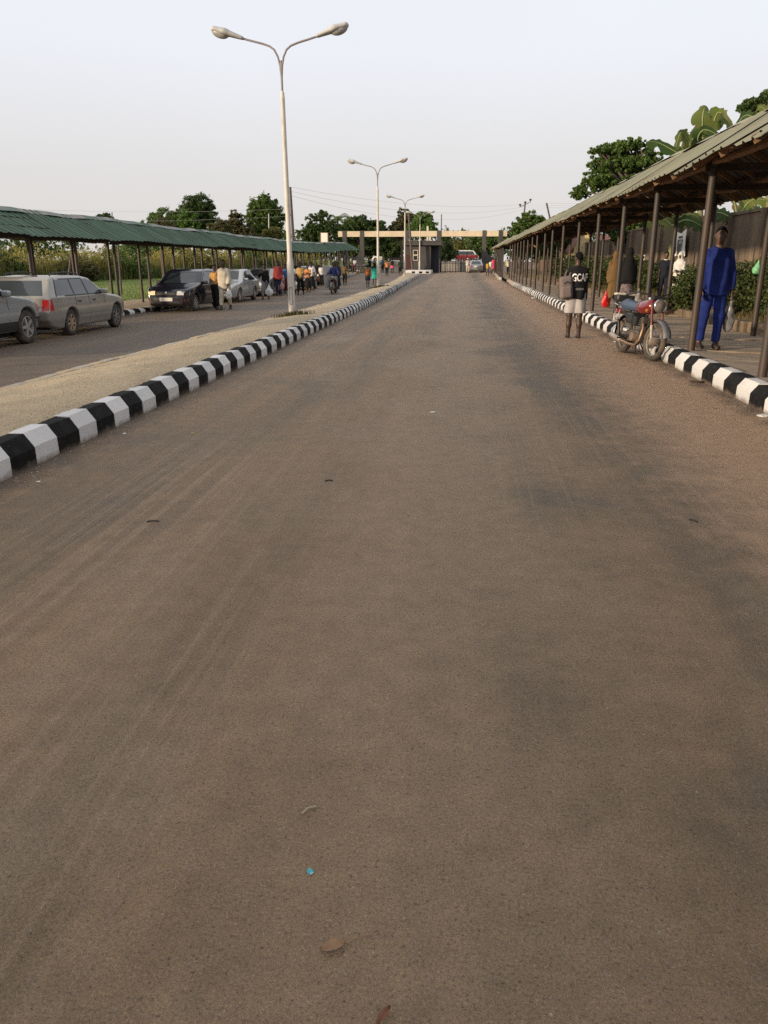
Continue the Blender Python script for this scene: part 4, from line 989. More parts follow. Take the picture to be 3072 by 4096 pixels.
# ---- banana plants behind the wall: big torn leaves, each its own part
M_BAN = [leafmat('banana_leaf_lit', [(.120, .165, .034), (.185, .195, .055)], .35), leafmat('banana_leaf_dark', [(.032, .068, .017), (.060, .100, .026)], .3), leafmat('banana_leaf_dry', [(.22, .17, .075), (.20, .155, .065)], .3)]  # brighter sunlit tone painted into the lit leaf colour
M_RIB = mat('banana_midrib', (.22, .25, .10), .6, .1)
def banana_leaf(parent, o, pts, width, m, seed, tear=.35):
    """pts: midrib points in local space; blade halves hang from it and are torn into strips"""
    r = random.Random(seed); N = 26; P = []
    for q in range(N + 1):
        f_ = q / N * (len(pts) - 1); i = min(len(pts) - 2, int(f_)); u = f_ - i
        p0 = pts[max(0, i - 1)]; p1 = pts[i]; p2 = pts[i + 1]; p3 = pts[min(len(pts) - 1, i + 2)]
        P.append(.5 * ((2 * p1) + (-p0 + p2) * u + (2 * p0 - 5 * p1 + 4 * p2 - p3) * u * u + (-p0 + 3 * p1 - 3 * p2 + p3) * u ** 3))
    mb = MB(); TT = [(P[min(N, q + 1)] - P[max(0, q - 1)]).normalized() for q in range(N + 1)]
    ref = Vector((.15, -1, .1)); SD = []
    for q in range(N + 1):
        v = TT[q].cross(ref); v = v.normalized() if v.length > .15 else (SD[-1] if SD else Vector((1, 0, 0)))
        if SD and v.dot(SD[-1]) < 0: v = -v
        SD.append(v if not SD else (SD[-1] * .5 + v * .5).normalized())
    for s in (-1, 1):
        rag = 1.; edge_ = []
        for q in range(N + 1):
            u_ = q / N; w = width * .92 * min(1., u_ / .22 + .08) ** .6 * max(.01, 1 - u_ ** 3.2) ** .8 * rag; dr = .10 + .35 * (q / N) ** 2
            edge_.append((P[q] + SD[q] * s * w * .55 - Vector((0, 0, dr * w * .3)), P[q] + SD[q] * s * w - Vector((0, 0, dr * w * 1.1))))
        q = 2; base_ = len(mb.v)
        V = []; F = []
        while q < N:
            a_, b_ = q, min(N, q + r.randint(1, 4) if tear > .2 else q + r.randint(3, 8))
            n0 = len(V); sl_ = r.uniform(-.10, .22)
            for k in range(a_, b_ + 1):
                f_ = (k - a_) / max(1, b_ - a_); shr = 1 - .26 * (abs(f_ - .5) * 2) ** 2.5; m1, m2 = edge_[k]
                V += [P[k], m1, P[k] + (m2 - P[k]) * shr - Vector((0, 0, sl_ * width)) + TT[k] * (.10 * (.5 - f_) + sl_ * .5)]
            for k in range(b_ - a_):
                i0 = n0 + k * 3; F += [(i0, i0 + 1, i0 + 4, i0 + 3), (i0 + 1, i0 + 2, i0 + 5, i0 + 4)]
            q = b_
        mb.add(V, F)
    lf = mb.build('leaf', m, parent, 60); MB().tube(P, [.035 - .028 * q / N for q in range(N + 1)], 5).build('midrib', M_RIB, lf, 50)
def banana(label, Y, base_px, stem_top_px, leaf_px, seed):
    b = A(*base_px, Y); z0 = .25; t = tag(empty('banana_plant', (b.x, Y, z0)), label, 'banana plant'); O = Vector((b.x, Y, z0))
    st = A(*stem_top_px, Y) - O
    MB().tube([(0, 0, -.1), st * .5, st], [.16, .13, .08], 9).build('stem', mat('banana_stem', (.16, .15, .06), .7, .3, 3., col2=(.10, .06, .03)), t, 50)
    for k, (pp, w, mi, tr) in enumerate(leaf_px):
        pts = [st] + [A(x, y, Y + dy) - O for x, y, dy in pp]; banana_leaf(t, O, pts, w, M_BAN[mi], seed + k, tr)
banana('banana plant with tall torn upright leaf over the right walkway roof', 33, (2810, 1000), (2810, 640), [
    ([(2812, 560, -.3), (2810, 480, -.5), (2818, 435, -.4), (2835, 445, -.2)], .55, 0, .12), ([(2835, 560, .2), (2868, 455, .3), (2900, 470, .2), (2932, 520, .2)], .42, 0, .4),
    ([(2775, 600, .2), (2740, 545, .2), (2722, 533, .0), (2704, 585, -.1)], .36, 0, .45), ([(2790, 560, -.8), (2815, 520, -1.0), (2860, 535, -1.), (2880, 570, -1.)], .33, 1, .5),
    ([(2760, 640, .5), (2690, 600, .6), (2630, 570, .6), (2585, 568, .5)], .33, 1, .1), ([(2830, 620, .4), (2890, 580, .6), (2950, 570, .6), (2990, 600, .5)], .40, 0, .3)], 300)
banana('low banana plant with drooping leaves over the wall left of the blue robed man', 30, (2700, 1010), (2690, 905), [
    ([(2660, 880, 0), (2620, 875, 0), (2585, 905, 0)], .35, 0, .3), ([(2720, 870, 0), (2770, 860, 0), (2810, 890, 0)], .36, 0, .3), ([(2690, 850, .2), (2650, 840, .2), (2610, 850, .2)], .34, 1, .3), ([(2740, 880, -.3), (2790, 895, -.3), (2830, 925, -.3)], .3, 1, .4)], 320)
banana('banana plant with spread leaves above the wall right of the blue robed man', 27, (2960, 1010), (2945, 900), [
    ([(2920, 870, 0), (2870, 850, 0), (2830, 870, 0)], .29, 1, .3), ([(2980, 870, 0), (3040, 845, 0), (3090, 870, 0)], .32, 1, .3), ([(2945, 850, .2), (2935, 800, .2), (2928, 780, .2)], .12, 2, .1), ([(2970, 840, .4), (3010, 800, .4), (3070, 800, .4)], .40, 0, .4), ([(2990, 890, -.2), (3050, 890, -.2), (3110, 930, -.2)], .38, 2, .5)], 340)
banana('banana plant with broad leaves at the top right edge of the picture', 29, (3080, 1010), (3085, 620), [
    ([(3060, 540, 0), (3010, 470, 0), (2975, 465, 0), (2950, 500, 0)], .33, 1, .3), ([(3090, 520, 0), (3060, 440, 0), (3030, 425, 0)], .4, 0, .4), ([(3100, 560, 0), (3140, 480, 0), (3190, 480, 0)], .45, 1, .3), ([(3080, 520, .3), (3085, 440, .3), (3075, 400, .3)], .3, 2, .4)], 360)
# ================================================================ VEHICLES
M_GLASS = mat('car_glass', (.020, .026, .030), .06, .1, 3., spec=.8)
M_GLASSL = mat('car_glass_sheen', (.040, .050, .058), .05, .25, 1.2, spec=.8)
M_TYRE = mat('tyre_rubber', (.030, .027, .025), .85, .3, 8., col2=(.11, .085, .065), s2=5., f2=(.48, .7), bmp=.3)
M_RIM = mat('alloy_rim', (.42, .41, .40), .35, .15, 6., metal=.6)
M_RIMD = mat('dusty_rim', (.34, .26, .17), .6, .25, 6., metal=.2)
M_CHROME = mat('chrome_trim', (.62, .62, .62), .2, .1, 6., metal=.9)
M_BLACKP = mat('black_plastic', (.018, .018, .019), .55, .2, 9.)
M_LENS = mat('headlamp_lens', (.55, .55, .52), .12, .15, 14., spec=.8)
M_LENSY = mat('lens_painted_sunlit', (.80, .70, .45), .12, .1, 14., spec=.8)  # warm sunlight put into the lens colour, no lamp is on
M_TAIL = mat('tail_lens', (.42, .012, .012), .2, .2, 10., spec=.7)
M_AMBER = mat('amber_lens', (.30, .09, .02), .25, .1, 9.)
M_PLATE = mat('number_plate', (.60, .58, .52), .5, .1, 12.)
M_UNDER = mat('underbody', (.012, .011, .010), .95, .1, 4.)
def carpaint(name, col, dirt=(.22, .17, .12), amt=.5):
    if name in MATS: return MATS[name]
    m, nt, b = new_mat(name); o = nd(nt, 'ShaderNodeTexCoord').outputs['Object']
    n = noise(nt, 2.5, 6, .65, vec=o); z = nd(nt, 'ShaderNodeSeparateXYZ', {'Vector': o}).outputs['Z']
    zz = nd(nt, 'ShaderNodeMath', {0: z, 1: rng(nt, n, .3, .7, -.22, .22)}, operation='ADD').outputs[0]
    f = rng(nt, zz, .62, .22, 0, amt); c = mixc(nt, f, col, dirt)
    c = mixc(nt, rng(nt, n, .5, .75, 0, .18), c, dirt)
    nt.links.new(c, b.inputs['Base Color']); nt.links.new(rng(nt, f, 0, amt, .22, .6), b.inputs['Roughness'])
    b.inputs['Metallic'].default_value = .25; b.inputs['Coat Weight'].default_value = .6; b.inputs['Coat Roughness'].default_value = .08
    MATS[name] = m; return m
def wheel(parent, x, y, r, w, side, rim, spokes, seed=0):
    """hub with tyre and rim as its children; axle along Y, outside face towards side*Y"""
    M = Matrix.Translation((x, y, r)) @ Matrix.Rotation(-side * math.pi / 2, 4, 'X')
    hub = MB().lathe([(0, w * .30), (.05, w * .30), (.06, w * .2), (.06, -w * .2), (0, -w * .2)], 12, M).build('wheel', M_BLACKP, parent, 40)
    q = r * .64
    MB().lathe([(q, -w / 2 + .01), (r * .86, -w / 2), (r * .97, -w * .40), (r, -w * .2), (r, w * .2), (r * .97, w * .40), (r * .86, w / 2), (q, w / 2 - .01)], 30, M, close=True).build('tyre', M_TYRE, hub, 50)
    mb = MB(); mb.lathe([(q, w * .44), (q * .94, w * .45), (q * .90, w * .25), (q * .88, -w * .1), (q * .12, -w * .05), (0, -w * .05)], 24, M)
    for k in range(spokes):
        a = 2 * math.pi * (k + .3 * seed) / spokes; c, s_ = math.cos(a), math.sin(a)
        Rm = (M @ Matrix.Rotation(a, 4, 'Z')).to_3x3(); mb.box(M @ Vector((c * q * .5, s_ * q * .5, w * .34)), (q * .95, q * (1.5 / spokes), w * .16), Rm)
    mb.lathe([(0, w * .46), (q * .2, w * .46), (q * .24, w * .3)], 14, M)
    MB_r = mb.build('rim', rim, hub, 40); return hub
def rectpoly(x0, z0, x1, z1): return [(x0, z0), (x1, z0), (x1, z1), (x0, z1)]
def car(name, label, sp, loc, rz, paint, cat='car', h=.03, lower=None, rim=None, glass=None, group='cars parked along the left kerb', rims=None):
    """sp: shape spec with the rear axle at x=0, front towards +x"""
    t = tag(empty(name, loc, rz), label, cat, group)
    side, W, belt, wb, r = sp['side'], sp['W'], sp['belt'], sp['wb'], sp['r']; xs_ = [p[0] for p in side]; x0, x1 = min(xs_), max(xs_); ztop = max(p[1] for p in side)
    tum = sp.get('tum', .30); gl = glass or M_GLASS
    def wid(x, z):
        a = np.clip((x - (x1 - .75)) / .75, 0, 1) ** 2 * .20 + np.clip(((x0 + .6) - x) / .6, 0, 1) ** 2 * .10
        return W / 2 - a - np.clip(z - belt, 0, 1) * tum - np.clip(.42 - z, 0, .3) * .22 - .012 * np.cos((z - .3) * 9)
    def body(P):
        x, y, z = P[:, 0], P[:, 1], P[:, 2]
        d = smax(sdpoly(x, z, side), np.abs(y) - wid(x, z), .055)
        for ax in (0, wb):
            c = np.sqrt((x - ax) ** 2 + (z - r) ** 2) - r * 1.17; c = np.maximum(c, (W / 2 - .26) - np.abs(y)); d = smax(d, -c, .015)
        return d
    bo = sdf_obj('body', body, (x0 - .12, -W / 2 - .1, .08), (x1 + .12, W / 2 + .1, ztop + .1), h, paint, t)
    MB().box(((x0 + x1) / 2, 0, .30), (x1 - x0 - .5, W - .55, .22)).build('underbody', M_UNDER, t)
    for ax in (0, wb):
        for s in (-1, 1): wheel(t, ax, s * (W / 2 - .125), r, .19, s, (rims or {}).get((ax > 0), rim or M_RIM), sp.get('spokes', 5), ax + s)
    def dec(nm, poly, axis, sg, m, off=.004, cuts=3, par=None): return decal(poly, axis, sg, body, off, m, nm, par or t, start=(6 if axis == 'x' else 2.), cuts=cuts)
    for s in (-1, 1):
        w0_, w9_ = sp['win'][0], sp['win'][-1]; dec('window_surround', [(w0_[0][0] - .035, w0_[0][1] - .03), (w9_[1][0] + .06, w9_[1][1] - .03), (w9_[2][0] + .03, w9_[2][1] + .025), (w0_[3][0] - .02, w0_[3][1] + .025)], 'y', s, M_BLACKP, .0025, 4)
        for wn_ in sp['win']: dec('side_window', wn_, 'y', s, gl, .006)
        for sx_ in sp['seams']: dec('door_seam', rectpoly(sx_ - .006, .32, sx_ + .006, belt - .01), 'y', s, M_BLACKP, .003, 2)
        for hx_ in sp['handles']: dec('door_handle', rectpoly(hx_ - .085, belt - .14, hx_ + .085, belt - .105), 'y', s, sp.get('hm', M_BLACKP), .02, 1)
        if sp.get('strip'): dec('side_strip', rectpoly(.42, sp['strip'] - .02, wb - .45, sp['strip'] + .02), 'y', s, sp.get('stripm', paint), .014, 3)
        if lower:
            dec('lower_cladding', [(r * 1.25, .26), (wb - r * 1.25, .26), (wb - r * 1.22, .52), (r * 1.22, .52)], 'y', s, lower, .008, 3)
            dec('lower_cladding', [(wb + r * 1.22, .28), (x1 - .2, .3), (x1 - .06, .56), (wb + r * 1.05, .56)], 'y', s, lower, .008, 2)
        my = W / 2 - tum * .1 + .10; mx_ = sp['mir']
        mo = sdf_obj('wing_mirror', lambda P: rbox(P, (mx_, s * my, belt + .07), (.06, .095, .065), .04), (mx_ - .12, s * my - .16, belt - .05), (mx_ + .12, s * my + .16, belt + .2), .016, sp.get('mirm', paint), t)
        hl = sp['head']; dec('headlight', [(s * a, b) for a, b in hl], 'x', 1, sp.get('lens_%d' % s, M_LENS), .006, 2)
        dec('tail_light', [(s * a, b) for a, b in sp['tail']], 'x', -1, M_TAIL, .006, 2)
        if sp.get('tail_side'): dec('tail_light', sp['tail_side'], 'y', s, M_TAIL, .006, 2)
        if sp.get('turn'): dec('turn_signal', [(s * a, b) for a, b in sp['turn']], 'x', 1, M_AMBER, .006, 1)
    zs = sp['ws']; dec('windscreen', [(-zs[1], zs[0]), (zs[1], zs[0]), (zs[3], zs[2]), (-zs[3], zs[2])], 'x', 1, gl, .004, 4)
    zs = sp['rs']; dec('rear_window', [(-zs[1], zs[0]), (zs[1], zs[0]), (zs[3], zs[2]), (-zs[3], zs[2])], 'x', -1, gl, .004, 4)
    g = sp['grille']; dec('grille', rectpoly(-g[0], g[1], g[0], g[2]), 'x', 1, M_BLACKP, .005, 3)
    b = sp.get('bump', (.40, .46)); dec('bumper_strip', rectpoly(-W / 2 + .13, b[0], W / 2 - .13, b[1]), 'x', 1, sp.get('bm', M_BLACKP), .012, 4)
    if sp.get('rbump'): dec('bumper_strip', rectpoly(-W / 2 + .1, sp['rbump'][0], W / 2 - .1, sp['rbump'][1]), 'x', -1, sp.get('bm', M_BLACKP), .012, 4)
    dec('number_plate', rectpoly(-.24, b[0] - .03, .24, b[0] + .09), 'x', 1, M_PLATE, .022, 1); pz = sp.get('pz', .72); dec('number_plate', rectpoly(-.24, pz, .24, pz + .12), 'x', -1, M_PLATE, .012, 1)
    if sp.get('badge'):
        e = MB().lathe([(0, .012), (.035, .012), (.045, .0)], 14, Matrix.Translation((sp['badge'][0], 0, sp['badge'][1])) @ Matrix.Rotation(math.pi / 2, 4, 'Y')); e.build('badge', M_CHROME, t, 40)
    if sp.get('rails'):
        a, b2, z = sp['rails']
        for s in (-1, 1): MB().tube([(a, s * (W / 2 - .30), z - .05), (a + .06, s * (W / 2 - .30), z), ((a + b2) / 2, s * (W / 2 - .30), z + .025), (b2 - .08, s * (W / 2 - .30), z), (b2, s * (W / 2 - .30), z - .08)], .018, 6).build('roof_rail', M_BLACKP, t, 50)
    return t
def seg_win(segs, zb, zt):
    """side windows: each (x bottom rear, x top rear, x top front, x bottom front)"""
    return [[(a, zb), (d, zb), (c, zt), (b, zt)] for a, b, c, d in segs]
SP_WAGON = dict(W=1.74, belt=.94, wb=2.58, r=.315, spokes=7, tum=.34,
    side=[(-.86, .27), (-.98, .42), (-.99, .62), (-.93, .70), (-.90, .92), (-.66, 1.34), (-.52, 1.405), (.3, 1.43), (.85, 1.415), (1.25, 1.36), (1.95, .985), (2.15, .94), (2.75, .865), (3.15, .77), (3.38, .64), (3.44, .48), (3.40, .30), (3.2, .22), (-.6, .20)],
    win=seg_win([(-.62, -.50, .14, .20), (.26, .20, .80, .92), (.99, .86, 1.14, 1.80)], .975, 1.335), seams=(.24, .96, 1.84), handles=(.42, 1.22), mir=1.72, strip=.53, hm=M_BLACKP,
    head=[(.30, .58), (.62, .56), (.66, .68), (.32, .70)], tail=[(.60, .64), (.86, .64), (.85, .89), (.62, .89)], tail_side=[(-.985, .64), (-.80, .64), (-.83, .89), (-.94, .89)], turn=[(.66, .57), (.76, .58), (.74, .66), (.67, .67)],
    ws=(.99, .60, 1.35, .50), rs=(.98, .62, 1.32, .54), grille=(.26, .56, .69), rails=(-.35, 1.05, 1.475), badge=(3.37, .66), pz=.74)
SP_HATCH = dict(W=1.70, belt=.93, wb=2.47, r=.30, spokes=8, tum=.34,
    side=[(-.55, .28), (-.66, .42), (-.66, .66), (-.60, .92), (-.38, 1.38), (-.2, 1.46), (.4, 1.49), (.95, 1.47), (1.25, 1.40), (1.85, 1.0), (2.0, .96), (2.75, .86), (3.10, .79), (3.22, .70), (3.26, .50), (3.24, .30), (3.1, .22), (-.4, .20)],
    win=seg_win([(-.22, -.12, .30, .42), (.50, .38, 1.10, 1.72)], .965, 1.38), seams=(.46, 1.78), handles=(.62,), mir=1.62, strip=.55, stripm=M_BLACKP, mirm=M_BLACKP,
    head=[(.40, .60), (.78, .60), (.80, .73), (.42, .74)], tail=[(.55, .62), (.78, .62), (.76, .86), (.56, .86)], turn=[(.58, .36), (.76, .38), (.75, .46), (.58, .46)],
    ws=(.99, .62, 1.41, .49), rs=(.96, .60, 1.38, .52), grille=(.36, .60, .72), bump=(.42, .50), badge=(3.235, .68), pz=.56)
SP_SEDAN = dict(W=1.70, belt=.90, wb=2.60, r=.305, spokes=6, tum=.36,
    side=[(-.90, .28), (-1.02, .44), (-1.02, .74), (-.96, .90), (-.55, .955), (-.20, 1.02), (.28, 1.36), (.62, 1.42), (1.05, 1.415), (1.38, 1.35), (2.0, .96), (2.15, .925), (2.85, .84), (3.2, .76), (3.40, .64), (3.44, .46), (3.40, .30), (3.2, .22), (-.6, .20)],
    win=seg_win([(.0, .30, .48, .50), (.54, .50, .98, 1.10), (1.16, 1.04, 1.26, 1.88)], .955, 1.335), seams=(.35, 1.12, 1.92), handles=(.52, 1.32), mir=1.78, strip=.52,
    head=[(.34, .58), (.72, .58), (.74, .71), (.36, .71)], tail=[(.42, .68), (.78, .68), (.78, .84), (.42, .84)], tail_side=[(-.98, .68), (-.82, .68), (-.84, .83), (-.96, .83)], turn=None,
    ws=(.97, .60, 1.34, .49), rs=(1.02, .58, 1.33, .48), grille=(.30, .58, .69), bump=(.40, .47), badge=(3.38, .68), pz=.66)
SP_SUV = dict(W=1.80, belt=1.04, wb=2.66, r=.365, spokes=5, tum=.30,
    side=[(-.80, .36), (-.92, .5), (-.94, .85), (-.88, 1.06), (-.70, 1.52), (-.5, 1.63), (.4, 1.68), (1.0, 1.66), (1.35, 1.58), (2.0, 1.10), (2.15, 1.06), (2.8, .99), (3.2, .90), (3.42, .76), (3.48, .56), (3.42, .38), (3.2, .30), (-.6, .29)],
    win=seg_win([(-.55, -.42, .16, .22), (.28, .22, .86, .98), (1.06, .93, 1.22, 1.86)], 1.09, 1.56), seams=(.26, 1.02, 1.92), handles=(.45, 1.28), mir=1.80, strip=None,
    head=[(.36, .70), (.76, .68), (.78, .84), (.38, .86)], tail=[(.58, .80), (.82, .80), (.80, 1.1), (.64, 1.1)], turn=None,
    ws=(1.11, .62, 1.57, .52), rs=(1.1, .62, 1.5, .54), grille=(.32, .68, .84), bump=(.46, .56), rails=(-.3, 1.1, 1.725), pz=.85)
SP_VAN = dict(W=1.75, belt=1.10, wb=2.35, r=.31, spokes=6, tum=.16,
    side=[(-1.05, .32), (-1.10, .6), (-1.08, 1.05), (-.98, 1.75), (-.8, 1.90), (.5, 1.95), (2.2, 1.92), (2.5, 1.84), (3.05, 1.18), (3.30, 1.02), (3.42, .85), (3.45, .5), (3.38, .32), (3.1, .26), (-.8, .26)],
    win=seg_win([(-.80, -.74, .25, .25), (.35, .35, 1.35, 1.35), (1.60, 1.60, 2.30, 2.72)], 1.18, 1.72), seams=(.30, 1.5, 2.6), handles=(1.62,), mir=2.72, strip=None,
    head=[(.45, .72), (.74, .72), (.74, .9), (.45, .9)], tail=[(.62, .7), (.8, .7), (.8, 1.0), (.62, 1.0)], turn=None,
    ws=(1.25, .66, 1.80, .60), rs=(1.2, .62, 1.7, .58), grille=(.36, .70, .86), bump=(.42, .52), pz=.6)
P_BEIGE = carpaint('champagne_paint', (.30, .288, .262), (.17, .14, .105), .45); P_SILV = carpaint('silver_paint', (.27, .285, .30)); P_SILV2 = carpaint('pale_silver_paint', (.36, .38, .39), amt=.3)
P_BLUE = carpaint('dark_blue_paint', (.010, .011, .022), (.07, .058, .05), .4); P_DRED = carpaint('dark_red_paint', (.075, .035, .032), (.10, .08, .06), .4); P_GREY = carpaint('grey_paint', (.22, .23, .23))
P_BLK = carpaint('black_paint', (.015, .015, .017), (.08, .07, .06), .4); P_WHT = carpaint('white_paint', (.62, .60, .57), amt=.2)
HY = math.pi / 2     # heading +Y (away from the camera)
CX = -10.46
car('sport_utility_car', 'silver off-road car with dark lower sides, cut off by the left edge', SP_SUV, (CX - .03, 14.05, zl(15)), HY, P_SILV, lower=MATS['black_plastic'])
car('estate_car', 'champagne beige estate car with red tail light and roof rails', SP_WAGON, (CX, 18.74, zl(19)), HY, P_BEIGE, h=.026, rim=M_RIM, rims={False: M_RIMD, True: mat('steel_rim', (.16, .15, .14), .5, .2)}, glass=M_GLASSL)
sh_ = dict(SP_HATCH); sh_['lens_-1'] = M_LENS; sh_['lens_1'] = M_LENS; sh_['lens_1'] = M_LENS
car('hatchback_car', 'dark blue hatchback facing the camera with one headlight painted sunlit', dict(sh_, **{'lens_-1': M_LENSY}), (-10.56, 31.05, zl(30)), -HY - R(1.5), P_BLUE, h=.026)
car('saloon_car', 'silver saloon car parked behind the dark blue hatchback', SP_SEDAN, (-10.78, 37.6, zl(36)), -HY, P_SILV2, h=.03)
car('estate_car', 'grey estate car behind the woman in the black sweater', SP_WAGON, (-10.98, 44.2, zl(43)), -HY, P_GREY, h=.035)
car('hatchback_car', 'black hatchback hidden behind the walking group on the left road', SP_HATCH, (-10.75, 53.6, zl(52)), -HY, P_BLK, h=.035)
car('saloon_car', 'dark red saloon with its boot towards the camera by the white shirted man', SP_SEDAN, (-11.0, 61.4, zl(61)), HY, P_DRED, h=.035)
car('saloon_car', 'silver saloon stopped at the iron gate with its boot to the camera', SP_SEDAN, (1.42, 98.0, zr(98)), HY, P_SILV, h=.035, group=None)
vp = A(1865, 1044, 148)
vn = car('passenger_van', 'red and white passenger van standing beyond the gate', SP_VAN, (vp.x - 1.2, 148, vp.z - .08), 0, P_WHT, 'van', h=.045, group=None)
M_VRED = carpaint('van_red', (.30, .022, .022), amt=.2)
def vbody(P): return smax(sdpoly(P[:, 0], P[:, 2], SP_VAN['side']), np.abs(P[:, 1]) - .875 + np.clip(P[:, 2] - 1.1, 0, 1) * .16, .085)
for s in (-1, 1): decal([(-1.0, .62), (-.4, .62), (-.38, .34), (2.0, .34), (2.75, .64), (3.35, .60), (3.3, 1.0), (3.05, 1.12), (-1.02, 1.12)], 'y', s, vbody, .016, M_VRED, 'red_side', vn, 2., 3)
# rear end red too
decal(rectpoly(-.75, .45, .75, 1.1), 'x', -1, vbody, .012, M_VRED, 'red_back', vn, 6, 3)
pc = A(1590, 1036, 146); car('saloon_car', 'dark car crossing the road far beyond the gateway on the left', SP_SEDAN, (pc.x - 1.6, 146, zl(146) - .02), 0, P_BLK, h=.05, group=None)
pc = A(1535, 1037, 150); car('hatchback_car', 'white fronted car far beyond the gateway on the left', SP_HATCH, (pc.x + .8, 152, zl(150) - .02), math.pi, P_WHT, h=.05, group=None)
# ================================================================ MOTORCYCLES
M_MFRAME = mat('bike_frame_black', (.018, .016, .015), .5, .3, 9.); M_MUD = mat('bike_dusty_metal', (.15, .112, .082), .7, .35, 7.); M_EXH = mat('exhaust_pipe', (.30, .19, .12), .45, .35, 5., metal=.5)
M_MUF = mat('muffler', (.33, .28, .24), .4, .3, 6., metal=.5); M_ENG = mat('engine_alloy', (.075, .060, .048), .6, .4, 12., metal=.2)
M_BSEAT = mat('blue_seat_vinyl', (.035, .055, .095), .45, .3, 3., col2=(.10, .12, .15), s2=2.); M_CREAMP = mat('cream_pad', (.50, .46, .40), .7, .2, 8.); M_SEATB = mat('black_seat', (.016, .016, .017), .5)
M_TANKR = carpaint('red_tank', (.15, .012, .010), (.12, .06, .045), .35); M_FORK = mat('fork_grey', (.34, .30, .26), .45, .2, 6.); M_FORKR = mat('fork_red', (.13, .035, .025), .5, .3, 6.)
def motorbike(label, loc, rz, lean, tank, seat, steer=0., detail=1, group=None, pad=True, box=None):
    t = tag(empty('motorcycle', loc, rz), label, 'motorcycle', group); t.rotation_euler = (lean, 0, rz)
    WB, r = 1.27, .305
    def bwheel(x, ang=0):
        M = Matrix.Translation((x, 0, r)) @ Matrix.Rotation(ang, 4, 'Z') @ Matrix.Rotation(math.pi / 2, 4, 'X')
        hub = MB().lathe([(0, -.09), (.05, -.09), (.075, -.05), (.075, .05), (.05, .09), (0, .09)], 16, M).build('wheel', M_MUD, t, 40)
        tw = .048 if x > .5 else .055
        MB().lathe([(r - .075, -.03), (r - .03, -tw), (r - .008, -tw * .62), (r, 0), (r - .008, tw * .62), (r - .03, tw), (r - .075, .03)], 36, M, close=True).build('tyre', M_TYREB, hub, 60)
        MB().lathe([(r - .074, -.03), (r - .062, -.033), (r - .085, -.012), (r - .085, .012), (r - .062, .033), (r - .074, .03)], 36, M, close=True).build('rim', M_RIMB, hub, 60)
        for k in range(18 if detail else 10):
            a = 2 * math.pi * k / (18 if detail else 10); sg = 1 if k % 2 else -1
            MB().tube([M @ Vector((.06 * math.cos(a + .5 * sg), .06 * math.sin(a + .5 * sg), sg * .06)), M @ Vector(((r - .08) * math.cos(a), (r - .08) * math.sin(a), 0))], .0035, 4).build('spoke', M_CHROME, hub)
        return hub
    st = Matrix.Translation((1.02, 0, .9)) @ Matrix.Rotation(steer, 4, 'Z') @ Matrix.Translation((-1.02, 0, -.9))
    bwheel(0)
    bwheel(WB, steer)
    S = lambda p: st @ Vector(p)
    for s in (-1, 1):
        MB().tube([S((WB, s * .095, r)), S((WB - .075, s * .095, .56))], .024, 8).build('fork_slider', M_FORK, t, 50)
        MB().tube([S((WB - .075, s * .095, .55)), S((WB - .17, s * .095, .86))], .021, 8).build('fork_tube', M_FORKR, t, 50)
        MB().tube([(0.03, s * .13, r), (.03, s * .135, .36), (-.07, s * .14, .60)], .026, 8).build('shock', M_MFRAME, t, 50)
        MB().tube([(.0, s * .10, r), (.45, s * .09, .33)], .022, 6).build('swing_arm', M_MFRAME, t, 50)
        MB().tube([(.48, s * .2, .28), (.48, s * .33, .28)], .014, 6).build('foot_peg', M_MFRAME, t)
        MB().tube([S((1.02, s * .02, .985)), S((.98, s * .13, 1.03)), S((.93, s * .27, 1.06)), S((.84, s * .38, 1.02))], .012, 8).build('handlebar', M_MFRAME, t, 50)
        MB().tube([S((.87, s * .34, 1.035)), S((.80, s * .43, .995))], .018, 8).build('grip', M_SEATB, t, 50)
        MB().tube([(-.10, s * .12, .73), (-.02, s * .17, .68), (.10, s * .19, .58), (-.06, s * .19, .55), (-.20, s * .17, .60), (-.17, s * .16, .74)], .011, 6).build('side_guard', M_CHROME, t, 50)
        MB().lathe([(0, 0), (.03, .0), (.034, .03), (.0, .05)], 10, Matrix.Translation(S((WB - .16, s * .18, .78))) @ Matrix.Rotation(math.pi / 2, 4, 'Y')).build('turn_signal', M_AMBER, t, 40)
    MB().tube([(1.06, 0, .90), (.96, 0, .70), (.84, 0, .36), (.60, 0, .20), (.38, 0, .26), (.34, 0, .55), (.40, 0, .72), (.70, 0, .80), (1.04, 0, .86)], .02, 6).build('frame', M_MFRAME, t, 50)
    MB().tube([(.36, 0, .62), (.05, 0, .68), (-.28, 0, .70)], .035, 6).build('rear_frame', M_MFRAME, t, 50)
    def tk(P):
        d = rc(P, (.52, 0, .80), (.95, 0, .85), .11, .125); d = smin(d, ell(P, (.78, 0, .80), (.24, .155, .13)), .05); return smax(d, .70 - P[:, 2] + np.abs(P[:, 0] - .72) * .1, .03)
    tn = sdf_obj('fuel_tank', tk, (.3, -.25, .6), (1.15, .25, 1.05), .02, tank, t)
    MB().lathe([(0, .03), (.03, .03), (.035, .0)], 12, Matrix.Translation((.80, 0, .955))).build('filler_cap', M_CHROME, tn, 40)
    def se(P):
        d = rc(P * np.array([1, .8, 1]), (.45, 0, .79), (-.05, 0, .82), .085, .10); d = smin(d, rc(P * np.array([1, .85, 1]), (-.05, 0, .82), (-.22, 0, .84), .10, .07), .05); return smax(d, .735 - P[:, 2], .02)
    sdf_obj('seat', se, (-.4, -.25, .65), (.65, .25, 1.0), .02, seat, t)
